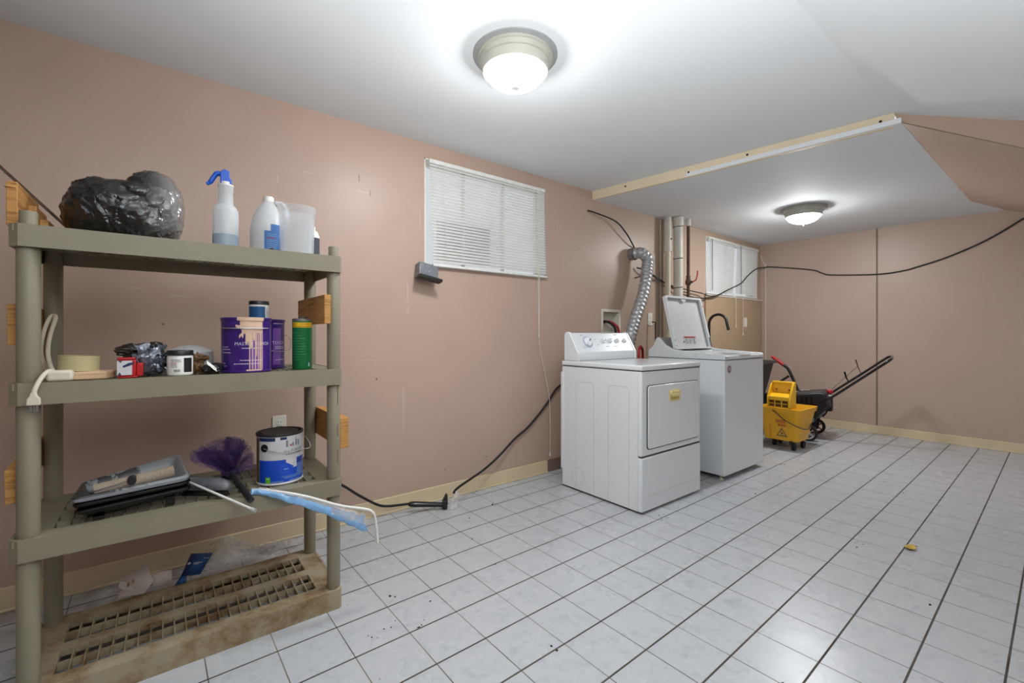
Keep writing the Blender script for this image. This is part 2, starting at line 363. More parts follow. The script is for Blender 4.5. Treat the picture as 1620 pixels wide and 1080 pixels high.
# ------------------------------------------------------------------ mesh helpers
class MB:
    def __init__(s): s.v = []; s.f = []; s.mi = []; s.sm = []
    def add(s, vs, fs, mi=0, smooth=False, mtx=None):
        n = len(s.v)
        for p in vs:
            p = Vector(p)
            s.v.append(tuple(mtx @ p if mtx else p))
        for i, f in enumerate(fs):
            s.f.append(tuple(n + k for k in f)); s.mi.append(mi[i] if isinstance(mi, (list, tuple)) else mi); s.sm.append(smooth)
        return s
    def box(s, a, b, mi=0, mtx=None):
        (x0, y0, z0), (x1, y1, z1) = a, b
        vs = [(x0, y0, z0), (x1, y0, z0), (x1, y1, z0), (x0, y1, z0), (x0, y0, z1), (x1, y0, z1), (x1, y1, z1), (x0, y1, z1)]
        return s.add(vs, [(0, 3, 2, 1), (4, 5, 6, 7), (0, 1, 5, 4), (1, 2, 6, 5), (2, 3, 7, 6), (3, 0, 4, 7)], mi, False, mtx)
    def quad(s, a, b, c, d, mi=0, mtx=None): return s.add([a, b, c, d], [(0, 1, 2, 3)], mi, False, mtx)
    def prism(s, poly, z0, z1, mi=0, mtx=None, smooth=False):
        n = len(poly)
        vs = [(x, y, z0) for x, y in poly] + [(x, y, z1) for x, y in poly]
        fs = [tuple(range(n - 1, -1, -1)), tuple(range(n, 2 * n))] + [(i, (i + 1) % n, n + (i + 1) % n, n + i) for i in range(n)]
        return s.add(vs, fs, mi, smooth, mtx)
    def lathe(s, prof, n=32, mi=0, mtx=None, mis=None, cap=True):
        # prof: list of (r, z); mis: material index per band
        vs = []; fs = []; mm = []
        for r, z in prof:
            for k in range(n):
                a = 2 * PI * k / n; vs.append((r * math.cos(a), r * math.sin(a), z))
        for j in range(len(prof) - 1):
            for k in range(n):
                fs.append((j * n + k, j * n + (k + 1) % n, (j + 1) * n + (k + 1) % n, (j + 1) * n + k)); mm.append(mis[j] if mis else mi)
        s.add(vs, fs, mm, True, mtx)
        if cap:
            if prof[0][0] > 1e-6: s.add([(prof[0][0] * math.cos(2 * PI * k / n), prof[0][0] * math.sin(2 * PI * k / n), prof[0][1]) for k in range(n)], [tuple(range(n - 1, -1, -1))], mis[0] if mis else mi, False, mtx)
            if prof[-1][0] > 1e-6: s.add([(prof[-1][0] * math.cos(2 * PI * k / n), prof[-1][0] * math.sin(2 * PI * k / n), prof[-1][1]) for k in range(n)], [tuple(range(n))], mis[-1] if mis else mi, False, mtx)
        return s
    def tube(s, pts, r, n=10, mi=0, mtx=None, flat=1.0, closed=False):
        pts = [Vector(p) for p in pts]; m = len(pts)
        rs = r if isinstance(r, (list, tuple)) else [r] * m
        vs = []; fs = []
        up = Vector((0, 0, 1)); prev = None
        for i, p in enumerate(pts):
            a = pts[max(0, i - 1)]; b = pts[min(m - 1, i + 1)]
            if closed: a = pts[i - 1]; b = pts[(i + 1) % m]
            t = (b - a).normalized()
            if prev is None:
                q = up if abs(t.dot(up)) < 0.95 else Vector((1, 0, 0))
                u = t.cross(q).normalized()
            else:
                u = (prev - t * prev.dot(t)).normalized()
            prev = u; v = t.cross(u)
            for k in range(n):
                an = 2 * PI * k / n
                vs.append(p + u * math.cos(an) * rs[i] + v * math.sin(an) * rs[i] * flat)
        for i in range(m if closed else m - 1):
            for k in range(n):
                fs.append((i * n + k, i * n + (k + 1) % n, ((i + 1) % m) * n + (k + 1) % n, ((i + 1) % m) * n + k))
        s.add(vs, fs, mi, True, mtx)
        if not closed:
            s.add(vs[:n], [tuple(range(n - 1, -1, -1))], mi, False, mtx); s.add(vs[-n:], [tuple(range(n))], mi, False, mtx)
        return s
    def cyl(s, a, b, r, n=16, mi=0, mtx=None, r2=None): return s.tube([a, b], [r, r if r2 is None else r2], n, mi, mtx)
    def build(s, name, mats, parent=None, bevel=0.0, seg=2, solid=0.0, subsurf=0):
        me = bpy.data.meshes.new(name); me.from_pydata(s.v, [], s.f)
        if not isinstance(mats, (list, tuple)): mats = [mats]
        for m in mats: me.materials.append(m)
        for p, mi, sm in zip(me.polygons, s.mi, s.sm): p.material_index = mi; p.use_smooth = sm
        me.validate(); me.update()
        me.set_sharp_from_angle(angle=R(38))
        o = bpy.data.objects.new(name, me); C.objects.link(o)
        if parent: o.parent = parent
        if solid:
            md = o.modifiers.new('thickness', 'SOLIDIFY'); md.thickness = solid; md.offset = 0
        if bevel:
            md = o.modifiers.new('bevel', 'BEVEL'); md.width = bevel; md.segments = seg; md.limit_method = 'ANGLE'; md.angle_limit = R(40)
        if subsurf:
            md = o.modifiers.new('smooth', 'SUBSURF'); md.levels = subsurf; md.render_levels = subsurf
        return o

def tag(o, label=None, cat=None, group=None, kind=None):
    if label: o['label'] = label
    if cat: o['category'] = cat
    if group: o['group'] = group
    if kind: o['kind'] = kind
    return o
def thing(name, label, cat, loc=(0, 0, 0), rotz=0, group=None):
    o = bpy.data.objects.new(name, None); C.objects.link(o); o.empty_display_size = 0.05
    o.location = loc; o.rotation_euler = (0, 0, rotz)
    return tag(o, label, cat, group)
def struct(name, mb, mats, parent=None, **kw):
    o = mb.build(name, mats, parent, **kw)
    if not parent: o['kind'] = 'structure'
    return o
def spline(pts, n=8):
    # Catmull-Rom through the points
    pts = [Vector(p) for p in pts]; out = []
    for i in range(len(pts) - 1):
        p0 = pts[max(0, i - 1)]; p1 = pts[i]; p2 = pts[i + 1]; p3 = pts[min(len(pts) - 1, i + 2)]
        for k in range(n):
            t = k / n
            out.append(0.5 * ((2 * p1) + (p2 - p0) * t + (2 * p0 - 5 * p1 + 4 * p2 - p3) * t * t + (3 * p1 - p0 - 3 * p2 + p3) * t ** 3))
    out.append(pts[-1]); return out
def arc(cx, cz, r, a0, a1, n=10): return [(cx + r * math.cos(a0 + (a1 - a0) * k / n), cz + r * math.sin(a0 + (a1 - a0) * k / n)) for k in range(n + 1)]
def frame_mtx(origin, xdir, ydir):
    x = Vector(xdir).normalized(); y = Vector(ydir); y = (y - x * y.dot(x)).normalized(); z = x.cross(y)
    m = Matrix((x, y, z)).transposed().to_4x4(); m.translation = Vector(origin); return m
def text_geo(txt, size):
    cu = bpy.data.curves.new('txt', 'FONT'); cu.body = txt; cu.size = size; cu.align_x = 'CENTER'; cu.align_y = 'CENTER'; cu.resolution_u = 2
    o = bpy.data.objects.new('txt', cu); C.objects.link(o)
    dg = bpy.context.evaluated_depsgraph_get(); dg.update()
    me = bpy.data.meshes.new_from_object(o.evaluated_get(dg))
    vs = [tuple(v.co) for v in me.vertices]; fs = [tuple(p.vertices) for p in me.polygons]
    C.objects.unlink(o); bpy.data.objects.remove(o); bpy.data.meshes.remove(me); bpy.data.curves.remove(cu)
    return vs, fs
def wrap_text(mb, txt, size, r, ang, z, mi=0):
    vs, fs = text_geo(txt, size)
    mb.add([(r * math.cos(ang + x / r), r * math.sin(ang + x / r), z + y) for x, y, _ in vs], fs, mi)
def wrap_patch(mb, r, a0, a1, z0, z1, mi=0, z0b=None, z1b=None, n=None):
    # a patch of a cylinder from angle a0 to a1; z0b/z1b: heights at a1
    n = n or max(2, int(abs(a1 - a0) / 0.12) + 1)
    z0b = z0 if z0b is None else z0b; z1b = z1 if z1b is None else z1b
    vs = []
    for k in range(n + 1):
        t = k / n; a = a0 + (a1 - a0) * t
        vs += [(r * math.cos(a), r * math.sin(a), z0 + (z0b - z0) * t), (r * math.cos(a), r * math.sin(a), z1 + (z1b - z1) * t)]
    mb.add(vs, [(2 * k, 2 * k + 2, 2 * k + 3, 2 * k + 1) for k in range(n)], mi, True)
def flat_text(mb, txt, size, mtx, mi=0):
    vs, fs = text_geo(txt, size); mb.add(vs, fs, mi, False, mtx)
def blob(mb, c, rad, amp=0.25, freq=6.0, seed=0, sub=4, mi=0, ridge=True, floor=None):
    import bmesh
    bm = bmesh.new(); bmesh.ops.create_icosphere(bm, subdivisions=sub, radius=1.0)
    vs = []
    for v in bm.verts:
        p = v.co.copy(); q = p * freq * 0.35 + Vector((seed * 7.3, seed * 3.1, 0))
        d = noise.noise(q) * amp
        if ridge: d += (abs(noise.noise(q * 2.3)) - 0.25) * amp * 0.7 + (abs(noise.noise(q * 5.1)) - 0.2) * amp * 0.28
        k = 1 + d
        w_ = Vector((c[0] + p.x * rad[0] * k, c[1] + p.y * rad[1] * k, c[2] + p.z * rad[2] * k))
        if floor is not None and w_.z < floor: w_.z = floor
        vs.append(w_)
    mb.add(vs, [tuple(v.index for v in f.verts) for f in bm.faces], mi, True); bm.free()
def sheet(mb, fn, nu, nv, mi=0):
    vs = [fn(i / nu, j / nv) for j in range(nv + 1) for i in range(nu + 1)]
    mb.add(vs, [(j * (nu + 1) + i, j * (nu + 1) + i + 1, (j + 1) * (nu + 1) + i + 1, (j + 1) * (nu + 1) + i) for j in range(nv) for i in range(nu)], mi, True)

# ------------------------------------------------------------------ room shell
YW, XF, ZC, ZL = 2.742, 6.48, 2.435, 2.36
XB, YB = -1.9, -1.2
struct('floor', MB().box((XB, YB, -0.05), (XF + 0.1, YW + 0.1, 0)), M['tile'])
W1 = (1.39, 2.478, 1.600, 2.333)
W2 = (5.035, 6.366, 1.612, 2.302)
def wall_with_holes(holes, x0, x1, z0, z1, y0, y1):
    mb = MB(); xs = sorted({x0, x1} | {h[0] for h in holes} | {h[1] for h in holes}); zs = sorted({z0, z1} | {h[2] for h in holes} | {h[3] for h in holes})
    for i in range(len(xs) - 1):
        for j in range(len(zs) - 1):
            cx = (xs[i] + xs[i + 1]) / 2; cz = (zs[j] + zs[j + 1]) / 2
            if any(h[0] < cx < h[1] and h[2] < cz < h[3] for h in holes): continue
            mb.box((xs[i], y0, zs[j]), (xs[i + 1], y1, zs[j + 1]))
    return mb
LB = (3.205, 3.44, 1.165, 1.355)                 # recess of the laundry hook-up box
struct('wall_left', wall_with_holes([W1, W2, LB], XB, XF, 0, 2.6, YW, YW + 0.14), M['wall_left'])
struct('wall_back', MB().box((XB - 0.1, YB, 0), (XB, YW + .1, 2.6)), M['wall_far'])  # unseen wall, added to close off daylight from behind
struct('wall_right', MB().box((XB - 0.1, YB - 0.1, 0), (4.6, YB, 2.6)), M['wall_far'])  # unseen wall, added to narrow the opening that lets daylight in
struct('wall_far', MB().box((XF, YB, 0), (XF + 0.1, YW, 2.6)), M['wall_far'])
BA, BBp = (3.077, YW), (3.384, 0.685)
struct('ceiling', MB().prism([(XB, 0.687), (BBp[0], 0.687), BA, (XB, YW)], ZC, ZC + 0.16), M['ceiling'])
struct('ceiling.001', MB().prism([(3.35, 0.648), (5.82, 0.64), (XF, 0.466), (XF, YW), (3.08, YW)], ZL, ZL + 0.03), M['ceiling'])
E1 = 1.3
sl = MB()
sl.add([(XB, 0.687, ZC), (3.384, 0.687, ZC), (3.384 + .1507 * 1.6, 0.687 - 1.6, ZC - .414 * 1.6), (XB, 0.687 - 1.6, ZC - .414 * 1.6)], [(0, 3, 2, 1)])
sl.add([(XB, 0.687, ZC + .02), (3.384, 0.687, ZC + .02), (3.384 + .1507 * 1.6, 0.687 - 1.6, ZC - .414 * 1.6 + .02), (XB, 0.687 - 1.6, ZC - .414 * 1.6 + .02)], [(0, 1, 2, 3)])
struct('ceiling.002', sl, M['ceiling'])
st = MB()
Cc, D_, F_ = (3.365, .648, 2.362), (5.82, .64, 2.36), (XF, .466, 2.352)
Ee = (3.384 + .1507 * 1.25, .685 - 1.25, 2.40 - .62 * 1.25); Gg = (XF, -.565, 1.96)
st.add([(3.384, .687, ZC), (3.384 + .1507 * 1.25, .685 - 1.25, ZC - .414 * 1.25), Ee, (3.375, .665, 2.38)], [(0, 1, 2, 3)])
st.add([Cc, D_, F_, Gg, Ee, (3.375, .665, 2.38)], [(5, 0, 1, 4), (1, 3, 4), (1, 2, 3)])
struct('wall_stair', st, M['soffit_brown'])
# cream timber trim on the step between the two ceilings
bd = (Vector((BBp[0], BBp[1], 0)) - Vector((BA[0], BA[1], 0))).normalized()
tr = MB(); mt = frame_mtx((BA[0], BA[1], 0), bd, (-bd.y, bd.x, 0))      # local y points towards the far wall
Lb = (Vector(BBp) - Vector(BA)).length
tr.box((0, -0.014, ZL - 0.003), (Lb, 0.012, ZC), 0, mt)
for (t_, z_) in ((.16, .045), (.42, .03), (.62, .05), (.97, .045)):
    tr.cyl((Lb * t_, -0.0155, ZL + z_), (Lb * t_, -0.013, ZL + z_), 0.008, 10, 1, mt)
struct('trim_1', tr, [M['cream'], M['crumb']])
struct('trim_2', MB().box((XF - 0.006, 1.462, 0.09), (XF, 1.474, ZL)), mat('dark_seam_batten', (112, 94, 80), 0.6))
bb = MB(); bb.box((XB, YW - 0.012, 0), (2.508, YW, 0.1)); bb.box((XB, YW - 0.02, 0), (2.508, YW - 0.012, 0.012))
struct('baseboard_left', bb, M['cream_base'], bevel=0.003)
bb = MB(); bb.box((XF - 0.012, YB, 0), (XF, 2.5, 0.094)); bb.box((XF - 0.018, YB, 0), (XF - 0.012, 2.5, 0.01))
struct('baseboard_far', bb, M['cream_base'], bevel=0.003)
struct('trim_3', MB().box((2.508, YW - 0.003, 0), (3.6, YW, 0.1)), M['wall_under'])
# sill and lower wall lining below the far window
ls = MB(); ls.box((5.0, YW - 0.022, 0), (XF - 0.004, YW, 1.6)); ls.box((4.995, YW - 0.03, 1.6), (XF - 0.004, YW, 1.612), 1)
struct('trim_4', ls, [paint_mat('olive_light_tinted_wall', (172, 148, 120), (0, 0, 0)), M['white_trim']])  # olive cast of the light is put into the lining's colour

def window(name, W, panes):
    x0, x1, z0, z1 = W; y = YW + 0.05; f = 0.022
    mb = MB()
    mb.box((x0, YW - 0.004, z0), (x0 + 0.008, YW + 0.13, z1)); mb.box((x1 - 0.008, YW - 0.004, z0), (x1, YW + 0.13, z1))
    mb.box((x0, YW - 0.004, z1 - 0.008), (x1, YW + 0.13, z1)); mb.box((x0, YW - 0.004, z0), (x1, YW + 0.13, z0 + 0.01))
    mb.box((x0, y + .03, z0), (x0 + f + .01, y + 0.06, z1)); mb.box((x1 - f, y + .03, z0), (x1, y + 0.06, z1))
    mb.box((x0, y + .03, z0), (x1, y + 0.06, z0 + f)); mb.box((x0, y + .03, z1 - f), (x1, y + 0.06, z1))
    for k in range(1, panes):
        x = x0 + (x1 - x0) * k / panes; mb.box((x - 0.008, y + .03, z0), (x + 0.008, y + 0.06, z1))
    zm = (z0 + z1) / 2
    o = struct(name, mb, M['white_trim'])
    MB().box((x0, y + 0.043, z0), (x1, y + 0.047, z1)).build('pane', M['glass'], o)
    return o
w1 = window('window_1', W1, 3)
pn = MB(); pn.box((W1[0] + .16, YW + .11, W1[2] + .06), (W1[0] + .62, YW + .125, W1[2] + .37), 0)
pn.build('vent_panel', M['exterior'], w1)
window('window_2', W2, 2)

def blind(name, label, x0, x1, z0, z1, shift, y, group, tilt=58, pitch=0.0215):
    t = thing(name, label, 'window blind', ((x0 + x1) / 2, y, z1), 0, group)
    w_ = x1 - x0; h = z1 - z0
    MB().box((-w_ / 2, -0.013, -0.026), (w_ / 2, 0.013, 0)).build('head_rail', M['blind_rail'], t, bevel=0.002)
    sl = MB(); n = int((h - 0.05) / pitch)
    for k in range(n):
        z = -0.036 - k * pitch; sh = shift * (-z / h); jt = random.uniform(-1, 1) * 2.0
        ca, sa = math.cos(R(tilt + jt)), math.sin(R(tilt + jt)); hw = 0.0125
        pr = [(-hw, 0.0), (-hw * .4, 0.0018), (hw * .4, 0.0018), (hw, 0.0)]
        vs = []
        for xx in (-w_ / 2 + 0.004 + sh, w_ / 2 - 0.004 + sh):
            for (a, b) in pr: vs.append((xx, a * ca - b * sa, z + a * sa + b * ca))
        sl.add(vs, [(i, i + 1, 4 + i + 1, 4 + i) for i in range(3)], 0, True)
    sl.build('slats', M['blind'], t)
    MB().box((-w_ / 2 + shift, -0.012, -h), (w_ / 2 + shift, 0.012, -h + 0.018)).build('bottom_rail', M['blind_rail'], t, bevel=0.003)
    for fx in (0.1, 0.5, 0.88):
        x = -w_ / 2 + w_ * fx; MB().tube([(x, -0.0135, -0.02), (x + shift, -0.0135, -h)], 0.0012, 6).build('ladder_cord', M['cord_white'], t)
    return t
b1 = blind('window_blind', 'dusty white slatted blind hanging askew over the nearer window above the bare wall', 1.413, 2.459, 1.603, 2.325, 0.028, YW - 0.022, None)
pc = MB()
base = Vector(b1.location)
for dx in (0, 0.014):
    pts = [Vector((2.37 + dx * .7, YW - .042, 2.30)), Vector((2.375 + dx, YW - .044, 1.6)), Vector((2.379 + dx * .6, YW - .044, 1.30)), Vector((2.383, YW - .044, 1.13))]
    pc.tube([p - base for p in spline(pts, 6)], 0.0022, 6)
pc.tube([p - base for p in spline([(2.383, YW - .044, 1.13), (2.40, YW - .046, 1.0), (2.47, YW - .05, .72), (2.497, YW - .05, .55), (2.50, YW - .05, .17)], 6)], 0.0022, 6)
pc.lathe([(0.003, .035), (0.007, 0.0)], 10, 0, Matrix.Translation(Vector((2.50, YW - .05, .145)) - base))
pc.lathe([(0.003, .03), (0.006, 0.0)], 10, 0, Matrix.Translation(Vector((2.383, YW - .044, 1.12)) - base))
pc.build('pull_cord', M['cord_white'], b1)
G2 = 'pair of blinds on the far window'
b2 = blind('window_blind', 'white slatted blind nearer the pipes, on the left half of the far window', 5.06, 5.70, 1.62, 2.295, -0.035, YW - 0.018, G2, 62)
b3 = blind('window_blind', 'white slatted blind on the corner side of the far window', 5.76, 6.36, 1.62, 2.285, -0.04, YW - 0.018, G2, 62)
for b_, x, zb in ((b2, 5.66, 1.25), (b3, 5.85, 1.15)):
    base = Vector(b_.location); m_ = MB()
    m_.tube([Vector(p) - base for p in ((x, YW - .04, 2.27), (x + .01, YW - .05, 1.6), (x + .015, YW - .05, zb))], 0.0022, 6)
    m_.lathe([(0.003, .03), (0.006, 0.0)], 10, 0, Matrix.Translation(Vector((x + .015, YW - .05, zb - .02)) - base))
    m_.build('pull_cord', M['cord_white'], b_)
    wd = MB(); xw = {b2: 5.11, b3: 5.83}[b_]
    wd.tube([Vector(p) - base for p in ((xw, YW - .042, 2.27), (xw + .0, YW - .044, 1.66))], 0.005, 8)
    wd.build('tilt_wand', M['grey_print'], b_)

# ------------------------------------------------------------------ ceiling lights
def ceiling_light(label, x, y, z, s, strength):
    t = thing('ceiling_light', label, 'ceiling light', (x, y, z), 0, 'flush ceiling lights')
    MB().lathe([(0.200 * s, 0), (0.200 * s, -0.006), (0.18 * s, -0.010)], 48).build('mounting_pan', M['lamp_pan'], t)
    MB().lathe([(0.178 * s, -0.004), (0.178 * s, -0.020), (0.170 * s, -0.022), (0.168 * s, -0.042), (0.160 * s, -0.044), (0.158 * s, -0.064), (0.156 * s, -0.070), (0.153 * s, -0.082), (0.147 * s, -0.083), (0.14 * s, -0.06)], 48, cap=False).build('ring', M['lamp_ring'], t)
    pr = [(0.146 * s * math.cos(a), -0.066 - 0.086 * s * math.sin(a)) for a in [k * PI / 2 / 10 for k in range(10)]] + [(0.004, -0.066 - 0.086 * s)]
    MB().lathe(pr, 48, cap=False).build('glass_dome', emit_mat('lit_alabaster_glass', strength), t)
    zb = -0.066 - 0.086 * s
    MB().lathe([(0.019 * s, zb + .004), (0.018 * s, zb - 0.004), (0.006, zb - 0.012), (0.004, zb - 0.016), (0.006, zb - 0.02), (0.001, zb - 0.028)], 20).build('finial', M['finial'], t)
    return t
ceiling_light('white dome ceiling light on the main ceiling, the nearer and larger looking one', 1.29, 1.627, ZC, 0.98, LAMP_STRENGTH)
ceiling_light('white dome ceiling light on the lowered ceiling near the far window', 4.88, 1.67, ZL, 0.98, LAMP2_STRENGTH)

# ------------------------------------------------------------------ shelving unit
SX, SY = -0.355, 1.91
LV = [0.08, 0.537, 0.997, 1.465]
sh = thing('shelving_unit', 'four-tier sage beige plastic shelving unit standing against the bare wall, bottom tier grimy', 'shelf', (SX, SY, 0))
SW, SD, ST = 0.946, 0.46, 0.066
def shelf_level(z, m):
    mb = MB(); c = 0.022
    # bevelled-corner rim as four walls
    t = 0.009; z0, z1 = z - ST if z > 0.1 else 0.0, z
    outer = [(c, 0), (SW - c * .5, 0), (SW, c * .5), (SW, SD - c), (SW - c, SD), (c, SD), (0, SD - c), (0, c)]
    def inset(p): 
        cx, cy = SW / 2, SD / 2; return (cx + (p[0] - cx) * (1 - 2 * t / SW), cy + (p[1] - cy) * (1 - 2 * t / SD))
    n = len(outer)
    for i in range(n):
        a, b = outer[i], outer[(i + 1) % n]; ia, ib = inset(a), inset(b)
        mb.prism([a, b, ib, ia], z0, z1)
    d0, d1 = z - 0.022, z - 0.002
    gx0, gx1 = 0.085, SW - 0.085
    rows = [(0.070, 0.205), (0.255, 0.390)]
    mb.box((t, t, d0), (SW - t, rows[0][0], d1)); mb.box((t, rows[0][1], d0), (SW - t, rows[1][0], d1)); mb.box((t, rows[1][1], d0), (SW - t, SD - t, d1))
    for (y0, y1) in rows:
        mb.box((t, y0, d0), (gx0, y1, d1)); mb.box((gx1, y0, d0), (SW - t, y1, d1))
        ncol = 23
        for k in range(1, ncol):
            x = gx0 + (gx1 - gx0) * k / ncol; mb.box((x - .0022, y0, d0 - 0.008), (x + .0022, y1, d1))
        ym = (y0 + y1) / 2; mb.box((gx0, ym - .0018, d0 - 0.008), (gx1, ym + .0018, d1 - 0.0005))
    return mb.build('shelf', m, sh)
for z in LV: shelf_level(z, M['shelf_dirty'] if z < 0.1 else M['shelf'])
PX = (0.038, 0.922); PY = (0.037, 0.421)
for px in PX:
    for py in PY:
        mb = MB(); prof = [(0.026, 0.012)]
        for i, z in enumerate(LV):
            if i: prof += [(0.0265, z - ST - 0.004), (0.0245, z - ST)]
            prof += [(0.0245, z - 0.003), (0.026, z + 0.004)] if i < 3 else [(0.0205, z - 0.02), (0.0205, z + 0.040), (0.0195, z + 0.043)]
        mb.lathe(prof, 28, 0, Matrix.Translation((px, py, 0))); mb.build('post', M['shelf'], sh)
def board(x0, x1, y0, y1, z0, z1, mats, tilt=0.0, jag=None):
    mb = MB(); m = Matrix.Translation((0, (y0 + y1) / 2, (z0 + z1) / 2)) @ Matrix.Rotation(tilt, 4, 'X')
    hy, hz = (y1 - y0) / 2, (z1 - z0) / 2
    mb.add([(x0, -hy, -hz), (x1, -hy, -hz), (x1, hy, -hz), (x0, hy, -hz), (x0, -hy, hz), (x1, -hy, hz), (x1, hy, hz), (x0, hy, hz)],
           [(0, 3, 2, 1), (4, 5, 6, 7), (0, 1, 5, 4), (1, 2, 6, 5), (2, 3, 7, 6), (3, 0, 4, 7)], [0, 0, 1, 0, 1, 0], False, m)
    if jag:
        for (a, b, c_, d, e, f) in jag: mb.box((a, b, c_), (d, e, f), 0)
    o = mb.build('brace_board', mats, sh, bevel=0.002); return o
wm = [M['wood'], M['wood_end']]
board(-0.012, 0.0125, 0.07, 0.46, 1.108, 1.232, wm)
board(-0.014, 0.010, 0.05, 0.46, 0.650, 0.752, wm, R(4))
board(-0.014, 0.010, 0.07, 0.36, 1.468, 1.600, wm, 0, [(-.017, .066, 1.580, .007, .09, 1.586), (0.010, .20, 1.468, .030, .36, 1.56), (.030, .24, 1.468, .052, .36, 1.525), (.052, .26, 1.468, .068, .36, 1.495)])
board(0.872, 0.8965, -0.012, 0.44, 1.185, 1.303, wm)
board(0.9485, 0.984, 0.035, 0.425, 0.655, 0.785, wm)
# stains running down the front right post
GLUE = mat('brown_dried_glue', (120, 90, 52), 0.5)
for (z, h) in ((0.90, .10), (0.74, .05), (0.63, .06)):
    stn = MB(); wrap_patch(stn, 0.0267, R(-75), R(-64), z - h / 2, z + h / 2)
    stn.v = [(x + PX[1], y + PY[0], zz) for x, y, zz in stn.v]
    stn.build('glue_drip', GLUE, sh)

# dark panel leaning over the top left corner
pk = thing('wood_panel', 'thin dark brown panel leaning up from the top shelf behind the black bag', 'board', (-0.31, 2.12, 1.465))
mb = MB(); a = Vector((-.50, 0, 1.778)); b = Vector((-.224, 0, 1.468)); d = (b - a).normalized(); n_ = Vector((-d.z, 0, d.x))
if n_.z < 0: n_ = -n_
th = 0.008
q0, q1 = a, b
for yy in (0,): pass
y0, y1 = 2.285, 2.365
vs = [(q0.x, y0, q0.z), (q1.x, y0, q1.z), (q1.x + n_.x * th, y0, q1.z + n_.z * th), (q0.x + n_.x * th, y0, q0.z + n_.z * th)]
vs += [(x, y1, z) for (x, _, z) in vs]
mb.add([(x + .31, y - 2.12, z - 1.465) for x, y, z in vs], [(0, 1, 2, 3), (7, 6, 5, 4), (0, 4, 5, 1), (1, 5, 6, 2), (2, 6, 7, 3), (3, 7, 4, 0)])
o = mb.build('panel', M['wood_dark'], pk)

# ------------------------------------------------------------------ top shelf
T = LV[3]
bg = thing('trash_bag', 'knotted black plastic trash bag stuffed full on the top shelf', 'bag', (-0.10, 2.135, T))
def bag_lobe(mb, c, rad, seed, sub=5):
    import bmesh
    bm = bmesh.new(); bmesh.ops.create_icosphere(bm, subdivisions=sub, radius=1.0); vs = []
    for v in bm.verts:
        p = v.co.copy(); q = p * 1.5 + Vector((seed * 5.1, seed, 0))
        d = noise.noise(q) * .10
        fold = 1 - abs(noise.noise(Vector((p.x * 2.6 + p.z * 1.8 + seed, p.y * 2.0, p.z * 3.2 - p.x * 1.2)))) * 5
        d += max(0, fold) * .045
        fold = 1 - abs(noise.noise(Vector((p.x * 5 + seed * 2, p.y * 4.0, p.z * 5 + p.x * 3)))) * 6
        d += max(0, fold) * .022
        k = 1 + d
        sx = abs(p.x) ** .82 * (1 if p.x > 0 else -1); sz = abs(p.z) ** .85 * (1 if p.z > 0 else -1)
        vs.append((c[0] + sx * rad[0] * k, c[1] + p.y * rad[1] * k, max(.001, c[2] + sz * rad[2] * k)))
    mb.add(vs, [tuple(v.index for v in f.verts) for f in bm.faces], 0, True); bm.free()
mb = MB(); bag_lobe(mb, (-.030, 0, .108), (.140, .112, .116), 3); bag_lobe(mb, (.074, -.004, .136), (.090, .105, .136), 8); bag_lobe(mb, (.02, -.02, .10), (.12, .10, .11), 12)
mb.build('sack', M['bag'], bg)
mb = MB(); bag_lobe(mb, (.030, -.062, .176), (.058, .045, .040), 5, 4)
for k in range(4):
    o0 = Vector((.035 + .006 * k, -.092, .150 - .012 * k))
    mb.tube(spline([o0 + Vector((-.05, .0, .012 - .012 * k)), o0 + Vector((-.02, -.010, .004)), o0, o0 + Vector((.03, -.004, -.04 - .012 * k)), o0 + Vector((.055, .02, -.10))], 6), [.002 + .006 * math.sin(PI * i / 24) for i in range(25)], 8)
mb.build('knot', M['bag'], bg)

sp = thing('spray_bottle', 'frosted white spray bottle with blue trigger head on the top shelf', 'bottle', (0.199, 2.12, T), R(-8))
MB().lathe([(0.040, 0), (0.0445, 0.004), (0.0445, 0.160), (0.043, 0.172), (0.036, 0.186), (0.0265, 0.194), (0.0245, 0.246), (0.0262, 0.25), (0.0262, 0.268), (0.02, 0.272)], 40).build('bottle', M['frost'], sp)
MB().lathe([(0.0425, 0.006), (0.0451, 0.008), (0.0451, 0.072), (0.0425, 0.074)], 40).build('liquid', M['liquid'], sp)
MB().lathe([(0.0275, 0.268), (0.0275, 0.274), (0.0195, 0.275), (0.0195, 0.285)], 28).build('collar', M['white_plastic'], sp)
mb = MB()
mb.prism([(-.018, .274), (.020, .274), (.021, .292), (.014, .304), (.012, .330), (-.012, .330), (-.019, .318)], -.014, .014, 0, Matrix.Rotation(R(90), 4, 'X'))
mb.cyl((-.002, 0, .326), (-.002, 0, .333), .009, 12)
mb.build('spray_head', M['spray_blue'], sp, bevel=.003)
MB().tube(spline([(-.008, 0, .312), (-.028, 0, .316), (-.040, 0, .300), (-.052, 0, .278), (-.064, 0, .268)], 5), [.011] * 8 + [.010] * 8 + [.008] * 4 + [.004], 12, flat=.9).build('trigger', M['spray_blue'], sp)

